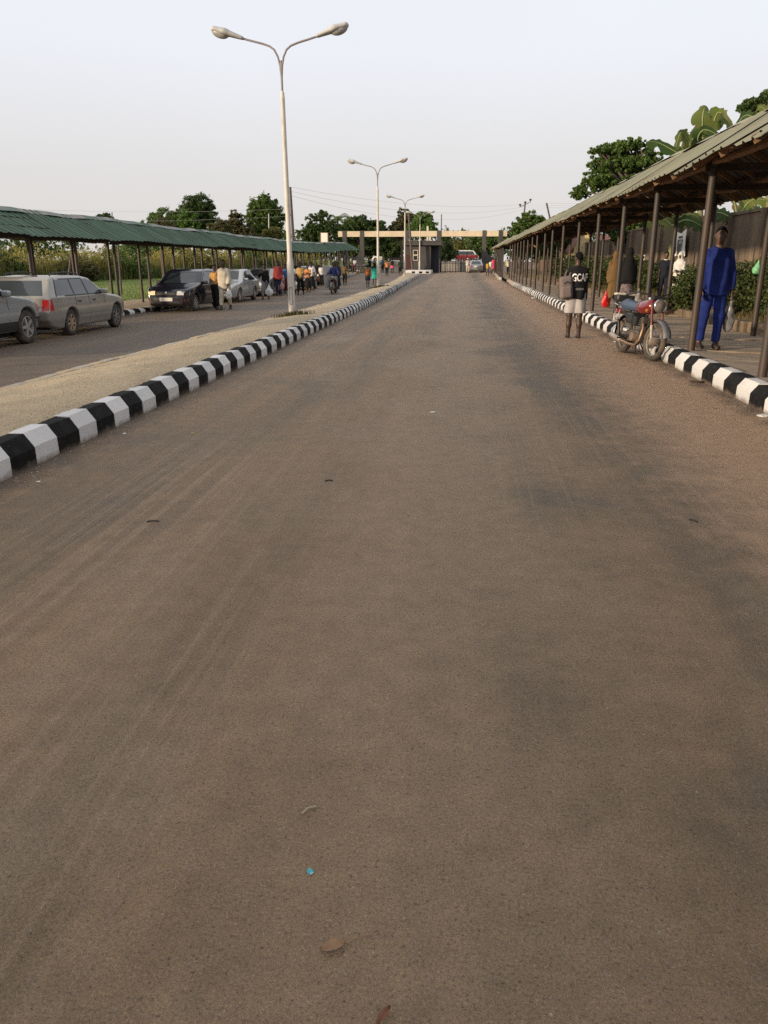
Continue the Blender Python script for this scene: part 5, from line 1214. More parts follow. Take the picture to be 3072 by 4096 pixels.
    if pad:
        sdf_obj('rear_pad', lambda P: rbox(P, (-.30, 0, .93), (.09, .17, .075), .05), (-.45, -.25, .8), (-.15, .25, 1.05), .018, M_SEATB, t)
        MB().tube([(-.36, -.17, .985), (-.22, -.18, .995), (-.20, 0, 1.0), (-.22, .18, .995), (-.36, .17, .985), (-.40, 0, .985), (-.36, -.17, .985)], .02, 6).build('pad_edge', M_CREAMP, t, 50)
    MB().tube([(-.18, -.13, .80), (-.42, -.12, .82), (-.46, 0, .82), (-.42, .12, .82), (-.18, .13, .80)], .012, 6).build('carrier', M_CHROME, t, 50)
    MB().box((-.43, 0, .70), (.05, .12, .07), bev=.015).build('tail_light', M_TAIL, t)
    MB().box((-.45, 0, .58), (.012, .18, .13)).build('number_plate', M_PLATE, t)
    def fender(cx, a0, a1, m, nm, R0, mt):
        V = []; F = []; n = 12
        for k in range(n + 1):
            a = a0 + (a1 - a0) * k / n
            for yy, dr in ((-.07, -.03), (-.05, 0), (0, .012), (.05, 0), (.07, -.03)): V.append(mt @ Vector((cx + (R0 + dr) * math.cos(a), yy, r + (R0 + dr) * math.sin(a))))
        for k in range(n):
            for i in range(4): F.append((k * 5 + i, k * 5 + i + 1, k * 5 + i + 6, k * 5 + i + 5))
        MB().add(V, F).build(nm, m, t, 60)
    fender(WB, R(15), R(150), M_FENDER, 'front_fender', r + .045, st); fender(0, R(50), R(190), M_MFRAME, 'rear_fender', r + .06, Matrix.Identity(4))
    hd = Matrix.Translation(S((WB - .13, 0, .87))) @ Matrix.Rotation(steer, 4, 'Z') @ Matrix.Rotation(math.pi / 2, 4, 'Y')
    hl = MB().lathe([(0, -.09), (.06, -.08), (.095, -.03), (.105, .03), (.105, .05)], 22, hd).build('headlight', M_SEATB, t, 60)
    MB().lathe([(.107, .035), (.11, .05), (.10, .06), (.095, .055)], 22, hd).build('headlight_ring', M_CHROME, hl, 60); MB().lathe([(.096, .055), (.06, .075), (0, .082)], 22, hd).build('lens', M_LENSB, hl, 60)
    MB().box(S((WB - .19, 0, .99)), (.10, .20, .07), bev=.02).build('instruments', M_SEATB, t)
    mb = MB(); mb.box((.62, 0, .34), (.36, .20, .20), bev=.03)
    for k in range(6): mb.box((.74 + .012 * k, 0, .47 + .032 * k), (.15, .17, .014))
    mb.box((.78, 0, .54), (.10, .12, .24)); mb.build('engine', M_ENG, t)
    for s in (-1, 1): MB().lathe([(0, .04), (.075, .035), (.085, 0), (.085, -.05)], 18, Matrix.Translation((.66, s * .125, .33)) @ Matrix.Rotation(-s * math.pi / 2, 4, 'X')).build('crankcase_cover', M_MUD, t, 40)
    MB().box((.50, 0, .58), (.14, .20, .16), bev=.03).build('air_box', M_SEATB, t)
    MB().box((.34, 0, .62), (.26, .26, .18), bev=.04).build('side_panel', M_SEATB, t)
    MB().tube([(.84, -.06, .56), (.93, -.09, .48), (.91, -.11, .30), (.80, -.13, .20), (.55, -.15, .20), (.25, -.17, .23)], .021, 8).build('exhaust_pipe', M_EXH, t, 50)
    MB().lathe([(0, 0), (.03, 0), (.048, .06), (.05, .45), (.035, .54), (.0, .54)], 12, Matrix.Translation((.30, -.175, .225)) @ Matrix.Rotation(R(-83), 4, 'Y')).build('muffler', M_MUF, t, 50)
    MB().tube([(.48, .1, .22), (.40, .26, .01)], .012, 6).build('side_stand', M_MFRAME, t)
    MB().tube([(.40, .06, .22), (.34, .10, .03), (.34, -.10, .03), (.40, -.06, .22)], .013, 6).build('centre_stand', M_MFRAME, t)
    MB().bar((0, .12, r), (.5, .12, .32), .03, .10).build('chain_case', M_MFRAME, t)
    return t
M_TYREB = mat('bike_tyre', (.055, .046, .038), .9, .3, 8., col2=(.12, .092, .068), s2=4., f2=(.42, .66)); M_RIMB = mat('bike_rim', (.36, .31, .25), .4, .2, 8., metal=.4); M_FENDER = mat('bike_fender', (.13, .13, .135), .4, .2, 6., metal=.4); M_LENSB = mat('bike_lens', (.15, .13, .11), .15, .25, 9., spec=.8)
dxm, dym = .26, -1.24
motorbike('red tanked motorcycle parked at the right kerb facing the camera', (2.87, 14.40, .0), math.atan2(-1.246, .235), R(-5), M_TANKR, M_BSEAT, R(6))
# ================================================================ PEOPLE
SKINS = [mat('skin_deep', (.050, .026, .018), .5, .12, 12., spec=.45), mat('skin_brown', (.085, .046, .030), .5, .12, 12., spec=.45)]
M_HAIR = mat('black_hair', (.008, .007, .007), .95, .3, 60., bmp=.6, bscale=90, spec=.08)
M_EYE = mat('eye_dark', (.10, .085, .075), .3)
def cloth(name, col, var=.16, col2=None, s2=6., f2=(.5, .58), rough=.9):
    if name in MATS: return MATS[name]
    return mat(name, col, rough, var, 5., bmp=.35, bscale=180., spec=.2, col2=col2, s2=s2, f2=f2)
def person(label, loc, face, H=1.7, legs=((0, 0), (0, 0)), arms=((4, 6, 12), (4, 6, 12)), top=None, sleeve='short', hem=.86, loose=.02, bottom='trousers', bot=None, bhem=.10, bloose=.012, hair='short',
           hijab=None, hlen=1.05, shoes=None, skin=0, h=.024, wid=1.0, hyaw=0., hnod=0., splay=2., hh=.007, seat=None, tunic=0., collar=None, group=None, armin=(0, 0), seed=1, lean=0.):
    """one standing, walking or seated figure facing +Y before it is turned; angles in degrees, lengths for a 1.75 m body"""
    s = H / 1.75; r = random.Random(seed)
    t = tag(empty('person', loc, R(face)), label, 'person', group)
    V3 = lambda *p: np.array(p, float)
    hipz = .93; J = {}
    for i, sg in ((0, -1), (1, 1)):
        a, b = R(legs[i][0]), R(legs[i][1]); sp_ = R(legs[i][2] if len(legs[i]) > 2 else splay)
        hp = V3(sg * .088 * wid, 0, hipz - .03); kn = hp + .43 * V3(sg * math.sin(sp_), math.sin(a), -math.cos(a) * math.cos(sp_)); an = kn + .415 * V3(sg * math.sin(sp_) * .3, math.sin(a - b), -math.cos(a - b))
        pt = max(-.9, min(.2, (a - b) * .9)) if (a - b) < 0 else (a - b) * .3; J[i] = [hp, kn, an, pt]
    dz = (min(J[i][2][2] for i in (0, 1)) - .085) if seat is None else hipz - seat / s
    for i in (0, 1):
        for k in range(3): J[i][k] = J[i][k] - V3(0, 0, dz)
    hipz -= dz; up = V3(0, math.sin(R(lean)), math.cos(R(lean))); fw = V3(0, math.cos(R(lean)), -math.sin(R(lean))); hc = V3(0, 0, hipz)
    T = lambda x, y, z: hc + V3(x, 0, 0) + fw * y + up * (z - .93)        # trunk space: z as on a standing body
    Rt = np.stack([V3(1, 0, 0), fw, up], 1); toT = lambda P: (P - hc) @ Rt + V3(0, 0, .93)
    AR = {}
    for i, sg in ((0, -1), (1, 1)):
        a, o, e = (R(v) for v in arms[i][:3]); inn = R(armin[i]); sh = T(sg * .160 * wid, 0, 1.378)
        el_ = sh + .285 * V3(sg * math.sin(o), math.sin(a) * math.cos(o), -math.cos(a) * math.cos(o))
        dv = V3(sg * (math.sin(o) * .6) * math.cos(inn) - sg * math.sin(inn), math.sin(a + e) * math.cos(inn), -math.cos(a + e)); dv /= np.linalg.norm(dv); wr = el_ + .25 * dv; AR[i] = (sh, el_, wr, dv)
    hd = T(0, .018, 1.635); Rh = rotz(R(hyaw)) @ rotx(R(-hnod))
    def head(P):
        q = (P - hd) @ Rh
        d = ell(q, (0, -.012, .028), (.076, .096, .094)); d = smin(d, ell(q, (0, .018, -.035), (.060, .074, .082)), .035); d = smin(d, rc(q, (0, .045, -.085), (0, .058, -.092), .030, .026), .03)
        d = smin(d, rc(q, (0, .088, .018), (0, .106, -.026), .010, .016), .014); d = smin(d, ell(q, (0, .094, -.058), (.024, .014, .013)), .01)
        d = smin(d, rc(q, (-.03, .086, .036), (.03, .086, .036), .012, .012), .02)
        for sg in (-1, 1):
            d = smax(d, -ell(q, (sg * .031, .102, .014), (.019, .018, .013)), .014); d = smin(d, ell(q, (sg * .078, -.008, -.004), (.012, .022, .032)), .012)
        return d
    def torso(P, o=0.):
        q = toT(P) * V3(1 / wid, 1, 1)
        qa = np.stack([np.abs(q[:, 0]), q[:, 1], q[:, 2]], 1); d = rc(qa, (.02, -.012, 1.43), (.142, -.008, 1.382), .058, .050); d = smin(d, ell(q, (0, .005, 1.28), (.155, .108, .175)), .05); d = smin(d, ell(q, (0, .005, 1.08), (.142, .105, .19)), .07); d = smin(d, ell(q, (0, -.012, .935), (.158, .118, .13)), .06)
        return d - o
    def arm(P, i, o=0., frac=1.):
        sh, el_, wr, _ = AR[i]; d = rc(P, sh, el_, .050, .043)
        d = smin(d, rc(P, el_, wr, .044, .030), .02); return d - o
    def leg(P, i, o=0.):
        hp, kn, an, _ = J[i]; d = rc(P, hp, kn, .094, .062); d = smin(d, rc(P, kn, kn * .45 + an * .55, .060, .056), .03); return smin(d, rc(P, kn * .5 + an * .5, an, .055, .038), .03) - o
    def foot(P, i, o=0.):
        hp, kn, an, pt = J[i]; Rf = rotx(pt); q = (P - an) @ Rf
        d = rc(q, (0, -.035, -.045), (0, .10, -.055), .038, .034); d = smin(d, rc(q, (-.012, .10, -.058), (.012, .155, -.062), .034, .026), .03); d = smin(d, rc(q, (0, 0, 0), (0, 0, -.04), .036, .036), .03) - o
        return smax(d, -(q[:, 2] + .085 + o), .01)
    def body(P):
        d = smin(head(P), rc(P, T(0, -.012, 1.44), T(0, .005, 1.57), .056, .052), .03); d = smin(d, torso(P), .03)
        for i in (0, 1): d = smin(d, arm(P, i), .03); d = smin(d, leg(P, i), .03); d = smin(d, foot(P, i), .02)
        return d
    pts = np.array([v for i in (0, 1) for v in J[i][:3]] + [v for i in (0, 1) for v in AR[i][:3]] + [hd]); lo = pts.min(0) - V3(.22, .24, .16); hi = pts.max(0) + V3(.22, .26, .2)
    # hands: palm, four bent fingers of different length, thumb off the side of the palm
    extra = []
    for i, sg in ((0, -1), (1, 1)):
        sh, el_, wr, dv = AR[i]; n_ = np.cross(dv, V3(0, 1, .2)); n_ = n_ / (np.linalg.norm(n_) + 1e-9) * -sg if np.linalg.norm(n_) > .2 else V3(-sg, 0, 0)
        if n_[0] * sg > 0: n_ = -n_
        f_ = np.cross(n_, dv) * sg; f_ = f_ / np.linalg.norm(f_); f_ = f_ if f_[1] > 0 or abs(f_[1]) < .2 else -f_
        pc_ = wr + dv * .055
        def hand(P, dv=dv, n_=n_, f_=f_, pc_=pc_, wr=wr):
            B = np.stack([f_, n_, dv], 1); d = ell(P, pc_, (.040, .018, .055), B); d = smin(d, rc(P, wr - dv * .03, wr + dv * .03, .028, .026), .02)
            for k, (ln, off) in enumerate(((.062, .027), (.072, .009), (.068, -.010), (.052, -.028))):
                b0 = pc_ + dv * .040 + f_ * off; b1 = b0 + dv * ln * .55 + n_ * .008; b2 = b1 + dv * ln * .35 + n_ * .024
                d = smin(d, np.minimum(rc(P, b0, b1, .0095, .0088), rc(P, b1, b2, .0088, .0075)), .006)
            th0 = pc_ - dv * .02 + f_ * .032 + n_ * .006; th1 = th0 + dv * .035 + f_ * .026 + n_ * .010
            return smin(d, np.minimum(rc(P, th0, th1, .012, .010), rc(P, th1, th1 + dv * .03 + n_ * .008, .010, .0085)), .008)
        extra.append(snets(hand, pc_ - .15, pc_ + .15, hh))
    V, Q = snets(body, lo, hi, h)
    for V2, Q2 in extra: Q = np.concatenate([Q, Q2 + len(V)]); V = np.concatenate([V, V2])
    link('body', mesh_np('body', V * s, Q, True), t, SKINS[skin])
    ph = [r.uniform(0, 6) for _ in range(6)]
    def folds(P, a=.006):
        an_ = P[:, 0] * 26 + P[:, 1] * 21; z = P[:, 2]
        return a * (np.sin(an_ + 2.2 * np.sin(z * 5.5 + ph[0]) + ph[1]) * (.5 + .5 * np.sin(z * 4.3 + ph[2])) + .7 * np.sin(z * 15 + P[:, 0] * 17 + ph[3]) * np.sin(P[:, 0] * 12 - z * 8 + ph[4]))
    def mk(nm, f, m, hs=None):
        V, Q = snets(f, lo - .04, hi + .04, hs or h)
        return link(nm, mesh_np(nm, V * s, Q, True), t, m) if len(V) else None
    fn = {}
    if top is not None:
        def shirt(P):
            q = toT(P); d = torso(P, loose)
            if tunic or hem < .84: # straight hanging skirt of the garment
                k_ = np.clip((1.25 - q[:, 2]) / .5, 0, 1); rx = (.150 + loose * 1.0 + k_ * (.045 + tunic)) * wid; ry = .108 + loose + k_ * (.035 + tunic * .7)
                dd = (np.sqrt((q[:, 0] / rx) ** 2 + ((q[:, 1]) / ry) ** 2) - 1) * np.minimum(rx, ry); d = smin(d, np.maximum(dd, q[:, 2] - 1.28), .06)
            d = smax(d, hem - q[:, 2], .008)
            for i in (0, 1):
                if sleeve == 'none': continue
                sh, el_, wr, dv = AR[i]; u_ = (el_ - sh) / np.linalg.norm(el_ - sh)
                e = rc(P, sh, el_, .052 + loose * .5, .048 + loose * .8)
                if sleeve == 'long': e = smin(e, rc(P, el_, wr - dv * .01, .048 + loose * .8, .036 + loose * .9), .03); e = smax(e, (P - wr) @ dv + .012, .006)
                else: e = smax(e, (P - (sh + u_ * .235)) @ u_, .008)
                d = smin(d, e, .03)
            d = smax(d, q[:, 2] - 1.492 + np.abs(q[:, 0]) * .28, .012); nk = ell(q, (0, .045, 1.50), (.075, .085, .07)); d = smax(d, -nk, .008)
            return d + folds(P, .004 + loose * .22)
        fn['shirt'] = shirt; mk('shirt' if not tunic else 'tunic', shirt, top)
        if collar is not None:
            cq = lambda P: smax(np.abs(ell(toT(P), (0, .012, 1.478), (.078, .078, .05))) - .010, np.abs(toT(P)[:, 2] - 1.475) - .022, .005); mk('collar', cq, collar, min(h, .014))
    if bottom in ('trousers', 'shorts'):
        def trs(P):
            q = toT(P); d = smax(torso(P, bloose), q[:, 2] - 1.0, .01)
            for i in (0, 1):
                hp, kn, an, _ = J[i]; e = rc(P, hp, kn, .098 + bloose, .068 + bloose); u_ = (kn - hp) / np.linalg.norm(kn - hp)
                if bottom == 'trousers':
                    w_ = (an - kn) / np.linalg.norm(an - kn); e = smin(e, rc(P, kn, an, .066 + bloose, .046 + bloose), .03); e = smax(e, (P - an) @ w_ - .03 + bhem, .006)
                else:
                    e = rc(P, hp, kn, .104 + bloose, .092 + bloose); e = smax(e, (P - kn) @ u_ + .03, .006)
                d = smin(d, e, .02)
            return d + folds(P, .007)
        mk('trousers' if bottom == 'trousers' else 'shorts', trs, bot)
    elif bottom in ('skirt', 'dress'):
        def sk(P):
            z = P[:, 2]; z1 = hipz + .12; k_ = np.clip((z1 - z) / max(.05, z1 - bhem), 0, 1.1); mx_ = sum(J[i][1][1] for i in (0, 1)) / 2
            rx = (.135 + k_ * (.09 + bloose)) * wid; ry = .11 + k_ * (.07 + bloose + .10 * abs(J[0][1][1] - J[1][1][1])); yy = P[:, 1] - mx_ * k_ * .6
            d = (np.sqrt((P[:, 0] / rx) ** 2 + (yy / ry) ** 2) - 1) * np.minimum(rx, ry); ang = np.arctan2(yy, P[:, 0])
            return smax(smax(d + .008 * k_ * np.sin(ang * 9 + ph[3]), z - z1, .01), bhem - z, .006)
        mk('skirt', sk, bot)
    if hijab is not None:
        def hj(P):
            q = (P - hd) @ Rh; d = ell(q, (0, -.014, .018), (.098, .118, .128)); d = smin(d, ell(q, (0, .01, -.06), (.090, .095, .10)), .05)
            w = toT(P); z1 = 1.52; k_ = np.clip((z1 - w[:, 2]) / max(.1, z1 - hlen), 0, 1.1); rx = .10 + k_ ** .5 * .15; ry = .10 + k_ ** .6 * .085
            c = (np.sqrt((w[:, 0] / rx) ** 2 + ((w[:, 1] - .005) / ry) ** 2) - 1) * np.minimum(rx, ry); c = np.maximum(np.maximum(c, w[:, 2] - z1), hlen - w[:, 2] + .05 * np.cos(w[:, 0] * 9)); d = smin(d, c, .06)
            return smax(d, -ell(q, (0, .115, .0), (.058, .075, .082)), .01) + folds(P, .005)
        mk('hijab', hj, hijab)
    elif hair:
        def hr(P):
            q = (P - hd) @ Rh; d = ell(q, (0, -.014, .030), (.084, .104, .103)) + .003 * np.sin(q[:, 0] * 160) * np.sin(q[:, 1] * 150) * np.sin(q[:, 2] * 155)
            d = smax(d, -(q @ V3(0, -.62, .78) - .012), .012)
            if hair in ('bun', 'braids'): d = smin(d, ell(q, (0, -.10, .06), (.055, .05, .055)), .03)
            if hair == 'braids': d = smin(d, rc(q, (0, -.08, .0), (0, -.11, -.14), .06, .04), .04)
            return d
        mk('hair', hr, M_HAIR, min(h, .016))
    if h < .02 and hijab is None:
        mb = MB()
        for sg in (-1, 1):
            p = (hd + Rh @ V3(sg * .031, .080, .014)) * s; mb.lathe([(0, -.010), (.008, -.007), (.010, 0), (.008, .007), (0, .010)], 10, Matrix.Translation(p.tolist()))
        mb.build('eyes', M_EYE, t, 60)
    if shoes is not None:
        for i in (0, 1):
            if shoes[0] == 'shoe': mk('shoe', lambda P, i=i: foot(P, i, .007), shoes[1])
            else:
                hp, kn, an, pt = J[i]; Rf = rotx(pt)
                def sole(P, an=an, Rf=Rf):
                    q = (P - an) @ Rf; return smax(rc(q * V3(1, 1, .0001), (0, -.035, 0), (0, .15, 0), .046, .044), np.abs(q[:, 2] + .084) - .014, .004)
                o_ = mk('sandal', sole, shoes[1], .012)
                if o_ is not None: mb = MB(); mb.tube([((an + (rotx(pt) @ V3(x, .09 - abs(x) * .6, -.02 - abs(x) * 1.1))) * s).tolist() for x in (-.045, -.02, 0, .02, .045)], .008, 6).build('strap', shoes[1], o_, 50)
    return t, fn, AR, s
def at_person(loc, face, p):
    c, s_ = math.cos(R(face)), math.sin(R(face)); return Vector((loc[0] + p[0] * c - p[1] * s_, loc[1] + p[0] * s_ + p[1] * c, loc[2] + p[2]))
def sdf_thing(name, label, cat, loc, f, lo, hi, h, m, rz=0., group=None):
    V, Q = snets(f, lo, hi, h); o = link(name, mesh_np(name, V, Q, True), None, m); o.location = loc; o.rotation_euler = (0, 0, rz); return tag(o, label, cat, group)
def plastic_bag(label, top_pt, m, w=.15, H_=.42, seed=0, d_=.07, name='plastic_bag'):
    rr = random.Random(seed); a, b = rr.uniform(0, 6), rr.uniform(0, 6)
    def f(P):
        d = ell(P, (0, 0, -H_ * .66), (w, d_, H_ * .34)); d = smin(d, rc(P, (0, 0, 0), (0, 0, -H_ * .5), .018, w * .55), .06)
        return d + .008 * np.sin(P[:, 0] * 40 + a + P[:, 2] * 18) * np.sin(P[:, 2] * 30 + b)
    return sdf_thing(name, label, 'bag', top_pt, f, (-w - .06, -d_ - .06, -H_ - .06), (w + .06, d_ + .06, .05), .016, m, rr.uniform(-.4, .4))
W_ = lambda a, b=0: (a, b)
M_SHOEB = mat('dark_shoe', (.020, .015, .013), .5, .3, 8.); M_SANDAL = mat('brown_sandal', (.045, .028, .02), .7, .3, 8.)
C_BLUE = cloth('royal_blue_cloth', (.013, .026, .150), .25, col2=(.007, .014, .095), s2=2.2, f2=(.45, .65)); C_BLACK = cloth('black_cotton', (.010, .010, .011)); C_GREYS = cloth('light_grey_cotton', (.34, .32, .32)); C_BEIGE = cloth('pale_khaki', (.42, .37, .30)); C_CREAM = cloth('cream_cotton', (.50, .44, .34))
C_ORANGE = cloth('orange_print', (.48, .27, .09), .2, col2=(.22, .09, .04), s2=22.); C_ORPL = cloth('orange_cotton', (.50, .20, .07)); C_TAN = cloth('tan_cotton', (.38, .235, .085)); C_RED = cloth('dark_red_cotton', (.19, .028, .028)); C_WHITE = cloth('white_cotton', (.58, .56, .54)); C_JEAN = cloth('blue_denim', (.035, .045, .085)); C_JEANG = cloth('grey_denim', (.20, .19, .20), .25)
C_BROWN = cloth('brown_cloth', (.125, .075, .032)); C_DPAT = cloth('dark_print', (.10, .075, .08), .25, col2=(.22, .18, .19), s2=18.); C_NAVY = cloth('navy_cotton', (.014, .016, .028)); C_GREEN = cloth('teal_green_cloth', (.022, .300, .215)); C_DGREEN = cloth('dark_green_cloth', (.04, .06, .03)); C_PINK = cloth('pink_cloth', (.52, .075, .14)); C_YEL = cloth('yellow_cotton', (.52, .34, .05)); C_MAROON = cloth('maroon_cloth', (.10, .018, .018)); C_SKY = cloth('mid_blue_cotton', (.05, .12, .26)); C_GREY = cloth('mid_grey_cotton', (.16, .155, .155)); C_BACK = cloth('backpack_grey', (.155, .125, .12)); C_BACKO = cloth('backpack_orange', (.38, .12, .035))
SB, SD = ('shoe', M_SHOEB), ('sandal', M_SANDAL)
# --- right side
bl = (3.93, 13.05, walk_z(3.93, 13.) + .005)
bm_, _, arB, sB = person('person in royal blue tunic and trousers walking towards the camera on the walkway', bl, 180, 1.80, legs=((7, 8), (-4, 4)), arms=((-3, 13, 8), (5, 9, 14)), top=C_BLUE, sleeve='long', hem=.775, loose=.024, tunic=.012, bot=C_BLUE, bhem=.06, bloose=.012, shoes=('shoe', mat('brown_shoe', (.035, .02, .015), .5, .3)), skin=1, h=.0125, hh=.0045, wid=.98, hyaw=-14, seed=3)
hp_ = at_person(bl, 180, arB[0][2] * sB + arB[0][3] * .10)
plastic_bag('grey plastic bag hanging from the hand of the person in blue', hp_, mat('grey_plastic', (.17, .17, .18), .35, .3, 9.), .085, .56, 4, .05)
by = (2.36, 17.1, .0)
bo_, fnb, arY, sY = person('person in black T-shirt with white letters and pale shorts, seen from behind', by, 2, 1.70, legs=((3, 2), (-3, 1)), arms=((2, 5, 8), (3, 9, 10)), top=C_BLACK, sleeve='short', hem=.80, loose=.034, bottom='shorts', bot=C_GREYS, bloose=.03, shoes=SD, skin=0, h=.0125, hh=.0045, hyaw=28, seed=5, wid=1.0)
# lettering on the back of the shirt
def back_text(txt, size, cx, cz, parent, f, s, m, sx=1., off=.006):
    cu = bpy.data.curves.new('text', 'FONT'); cu.body = txt; cu.size = size; cu.align_x = 'CENTER'; cu.offset = size * .022; cu.resolution_u = 3
    ob = bpy.data.objects.new('text', cu); COL.objects.link(ob); me = bpy.data.meshes.new_from_object(ob.evaluated_get(bpy.context.evaluated_depsgraph_get())); bpy.data.objects.remove(ob)
    bm = bmesh.new(); bm.from_mesh(me); bmesh.ops.triangulate(bm, faces=bm.faces[:]); bmesh.ops.subdivide_edges(bm, edges=[e for e in bm.edges if e.calc_length() > .03], cuts=2); bm.to_mesh(me); bm.free()
    U = np.array([v.co[:2] for v in me.vertices]); P = np.stack([U[:, 0] * sx + cx, np.full(len(U), -.6), U[:, 1] + cz], 1); Hh, ok = hit(f, P, (0, 1, 0)); Hh[:, 1] -= off
    for v, p in zip(me.vertices, Hh): v.co = (p * s).tolist()
    me.update(); return link('lettering', me, parent, m)
M_LET = mat('white_print', (.68, .66, .62), .7, .08)
back_text('GCAF', .215, .035, 1.20, bo_, fnb['shirt'], sY, M_LET, .62)
decal([(-.05, .985), (.12, .985), (.12, 1.025), (-.05, 1.025)], 'y', -1, lambda P: fnb['shirt'](P), .006, mat('grey_print', (.10, .10, .105), .8, .7, 60.), 'small_print', bo_, .6, 2)
def pack(label, loc, face, c, m, m2, w=.15, d=.085, hgt=.23, tilt=.0, h=.014):
    p = at_person(loc, face, c); t = tag(empty('backpack', p, R(face)), label, 'backpack'); Rm = roty(tilt)
    sdf_obj('main_bag', lambda P: rbox(P * np.array([1, 1, 1]), (0, 0, 0), (w, d, hgt), .07, Rm) + .006 * np.sin(P[:, 2] * 26) * np.sin(P[:, 0] * 21), (-w - .12, -d - .08, -hgt - .1), (w + .12, d + .08, hgt + .1), h, m, t)
    sdf_obj('front_pocket', lambda P: rbox(P, (0, -d, -hgt * .35), (w * .78, .045, hgt * .5), .035, Rm), (-w - .1, -d - .1, -hgt - .1), (w + .1, d, hgt * .4), h, m, t)
    MB().tube([(-w * .55, -d - .012, hgt * .35), (0, -d - .02, hgt * .55), (w * .55, -d - .012, hgt * .35)], .007, 6).build('zip', m2, t, 50)
    return t
bk = pack('grey backpack slung on the left shoulder of the person in black T-shirt', by, 2, (-.235, -.12, 1.03), C_BACK, M_BLACKP, .135, .085, .235, -.10)
for x in (-.04, .05): MB().tube([(x, .02, .22), (x + .03, .05, .30), (x + .07, .14, .37), (x + .07, .24, .33), (x + .03, .26, .15), (x, .16, -.1)], .018, 6).build('strap', C_BACK, bk, 50)
person('person in brown hijab and gown with a red bag, behind a walkway post', (4.62, 25.3, walk_z(4.62, 25)), 4, 1.64, legs=((6, 2), (-8, 4)), bottom='skirt', bot=C_BROWN, bhem=.30, bloose=.03, top=C_BROWN, sleeve='long', hem=.7, hijab=C_BROWN, hlen=.78, shoes=SD, h=.018, seed=7)
plastic_bag('red bag carried by the person in the brown hijab', (4.33, 24.9, .72), mat('red_plastic', (.55, .015, .018), .4, .15), .12, .52, 7, .05, 'red_bag')
person('person in long black hijab over dark patterned skirt, walking away', (4.42, 22.3, walk_z(4.42, 22)), 2, 1.66, legs=((9, 3), (-9, 6)), bottom='skirt', bot=C_DPAT, bhem=.14, bloose=.02, top=C_BLACK, sleeve='long', hem=.80, hijab=C_BLACK, hlen=.84, shoes=SB, h=.018, seed=8)
plastic_bag('grey carrier bag at the side of the person in black hijab', (4.72, 22.2, .86), cloth('grey_carrier', (.22, .21, .21)), .10, .48, 9, .04, 'carrier_bag')
person('person in dark polo shirt with white collar standing in the hedge gap', (6.32, 26.2, bank_z(6.32, 26.2) - .03), 172, 1.52, legs=((1, 1), (-1, 1)), arms=((3, 7, 10), (3, 7, 10)), top=C_NAVY, hem=.88, bot=C_NAVY, skin=1, collar=C_WHITE, shoes=SB, h=.018, seed=9)
person('person in white hijab looking down beside the hedge', (6.60, 25.6, bank_z(6.60, 25.6) - .03), 150, 1.42, legs=((1, 1), (-1, 1)), arms=((25, 5, 60), (25, 5, 60)), armin=(40, 40), top=C_WHITE, sleeve='long', hem=.8, bottom='skirt', bot=C_WHITE, bhem=.2, hijab=C_WHITE, hlen=1.05, hnod=22, skin=1, shoes=SB, h=.018, seed=10)
# --- far end, right kerb
for lab, x, y, f, H_, kw in (
    ('person in yellow top walking in the road near the far right kerb', 2.42, 83.8, 5, 1.42, dict(top=C_YEL, bottom='skirt', bot=C_DPAT, bhem=.45, legs=((10, 4), (-8, 5)))),
    ('person in white top and dark trousers behind the one in yellow', 2.95, 91., 0, 1.5, dict(top=C_WHITE, bot=C_GREY)),
    ('person in grey print dress standing at the far walkway corner', 3.25, 93.2, 170, 1.6, dict(top=C_GREY, bottom='skirt', bot=C_GREY, bhem=.35, hair='bun')),
    ('person in bright pink dress at the far walkway posts', 3.10, 86.6, 185, 1.58, dict(top=C_PINK, bottom='skirt', bot=C_PINK, bhem=.5, hair='bun')),
    ('person in cream shirt bending inside the far walkway', 4.35, 80.5, 40, 1.7, dict(top=C_CREAM, sleeve='long', hem=.75, bot=C_BLACK, lean=14)),
    ('guard in tan uniform and white cap standing by the silver car at the gate', .42, 96.0, 0, 1.68, dict(top=C_BEIGE, bot=C_BEIGE, sleeve='long'))):
    g_ = person(lab, (x, y, zr(y) + (.2 if x > 3.05 and y < 92 else 0)), f, H_, shoes=SB, h=.035, hh=.014, seed=int(y), **kw)
    if 'guard' in lab: sdf_obj('cap', lambda P: ell(P, (0, 0, 1.62), (.115, .135, .07)), (-.2, -.2, 1.5), (.2, .2, 1.75), .025, C_WHITE, g_[0])
# --- left road
def P_(lab, x, y, f, H_, **kw):
    kw.setdefault('h', .022 if y < 50 else .03); kw.setdefault('hh', .008 if y < 50 else .012); kw.setdefault('shoes', SB); kw.setdefault('seed', int(y * 7 + abs(x) * 3))
    return person(lab, (x, y, zl(y)), f, H_, **kw)
walkA = dict(legs=((16, 6), (-14, 10)), arms=((-12, 6, 14), (14, 6, 18)))
walkB = dict(legs=((-14, 10), (16, 6)), arms=((14, 6, 18), (-12, 6, 14)))
still = dict(legs=((2, 1), (-2, 2)))
P_('person in orange patterned blouse and black trousers walking past the blue hatchback', -9.42, 29.8, 180, 1.63, top=C_ORANGE, hem=.86, bot=C_BLACK, bloose=.03, hair='bun', skin=1, wid=.93, **walkA)
_, _, arm_, ss = P_('person in pale khaki shirt and trousers carrying a white bag', -9.04, 29.7, 180, 1.80, top=C_BEIGE, sleeve='long', hem=.72, loose=.035, tunic=.01, bot=C_CREAM, bloose=.02, **walkB)
M_WPL = mat('white_plastic', (.60, .59, .57), .4, .12, 9.)
plastic_bag('white plastic bag hanging beside the person in pale khaki', at_person((-9.04, 29.7, zl(30)), 180, arm_[0][2] * ss + arm_[0][3] * .1), M_WPL, .13, .46, 11)
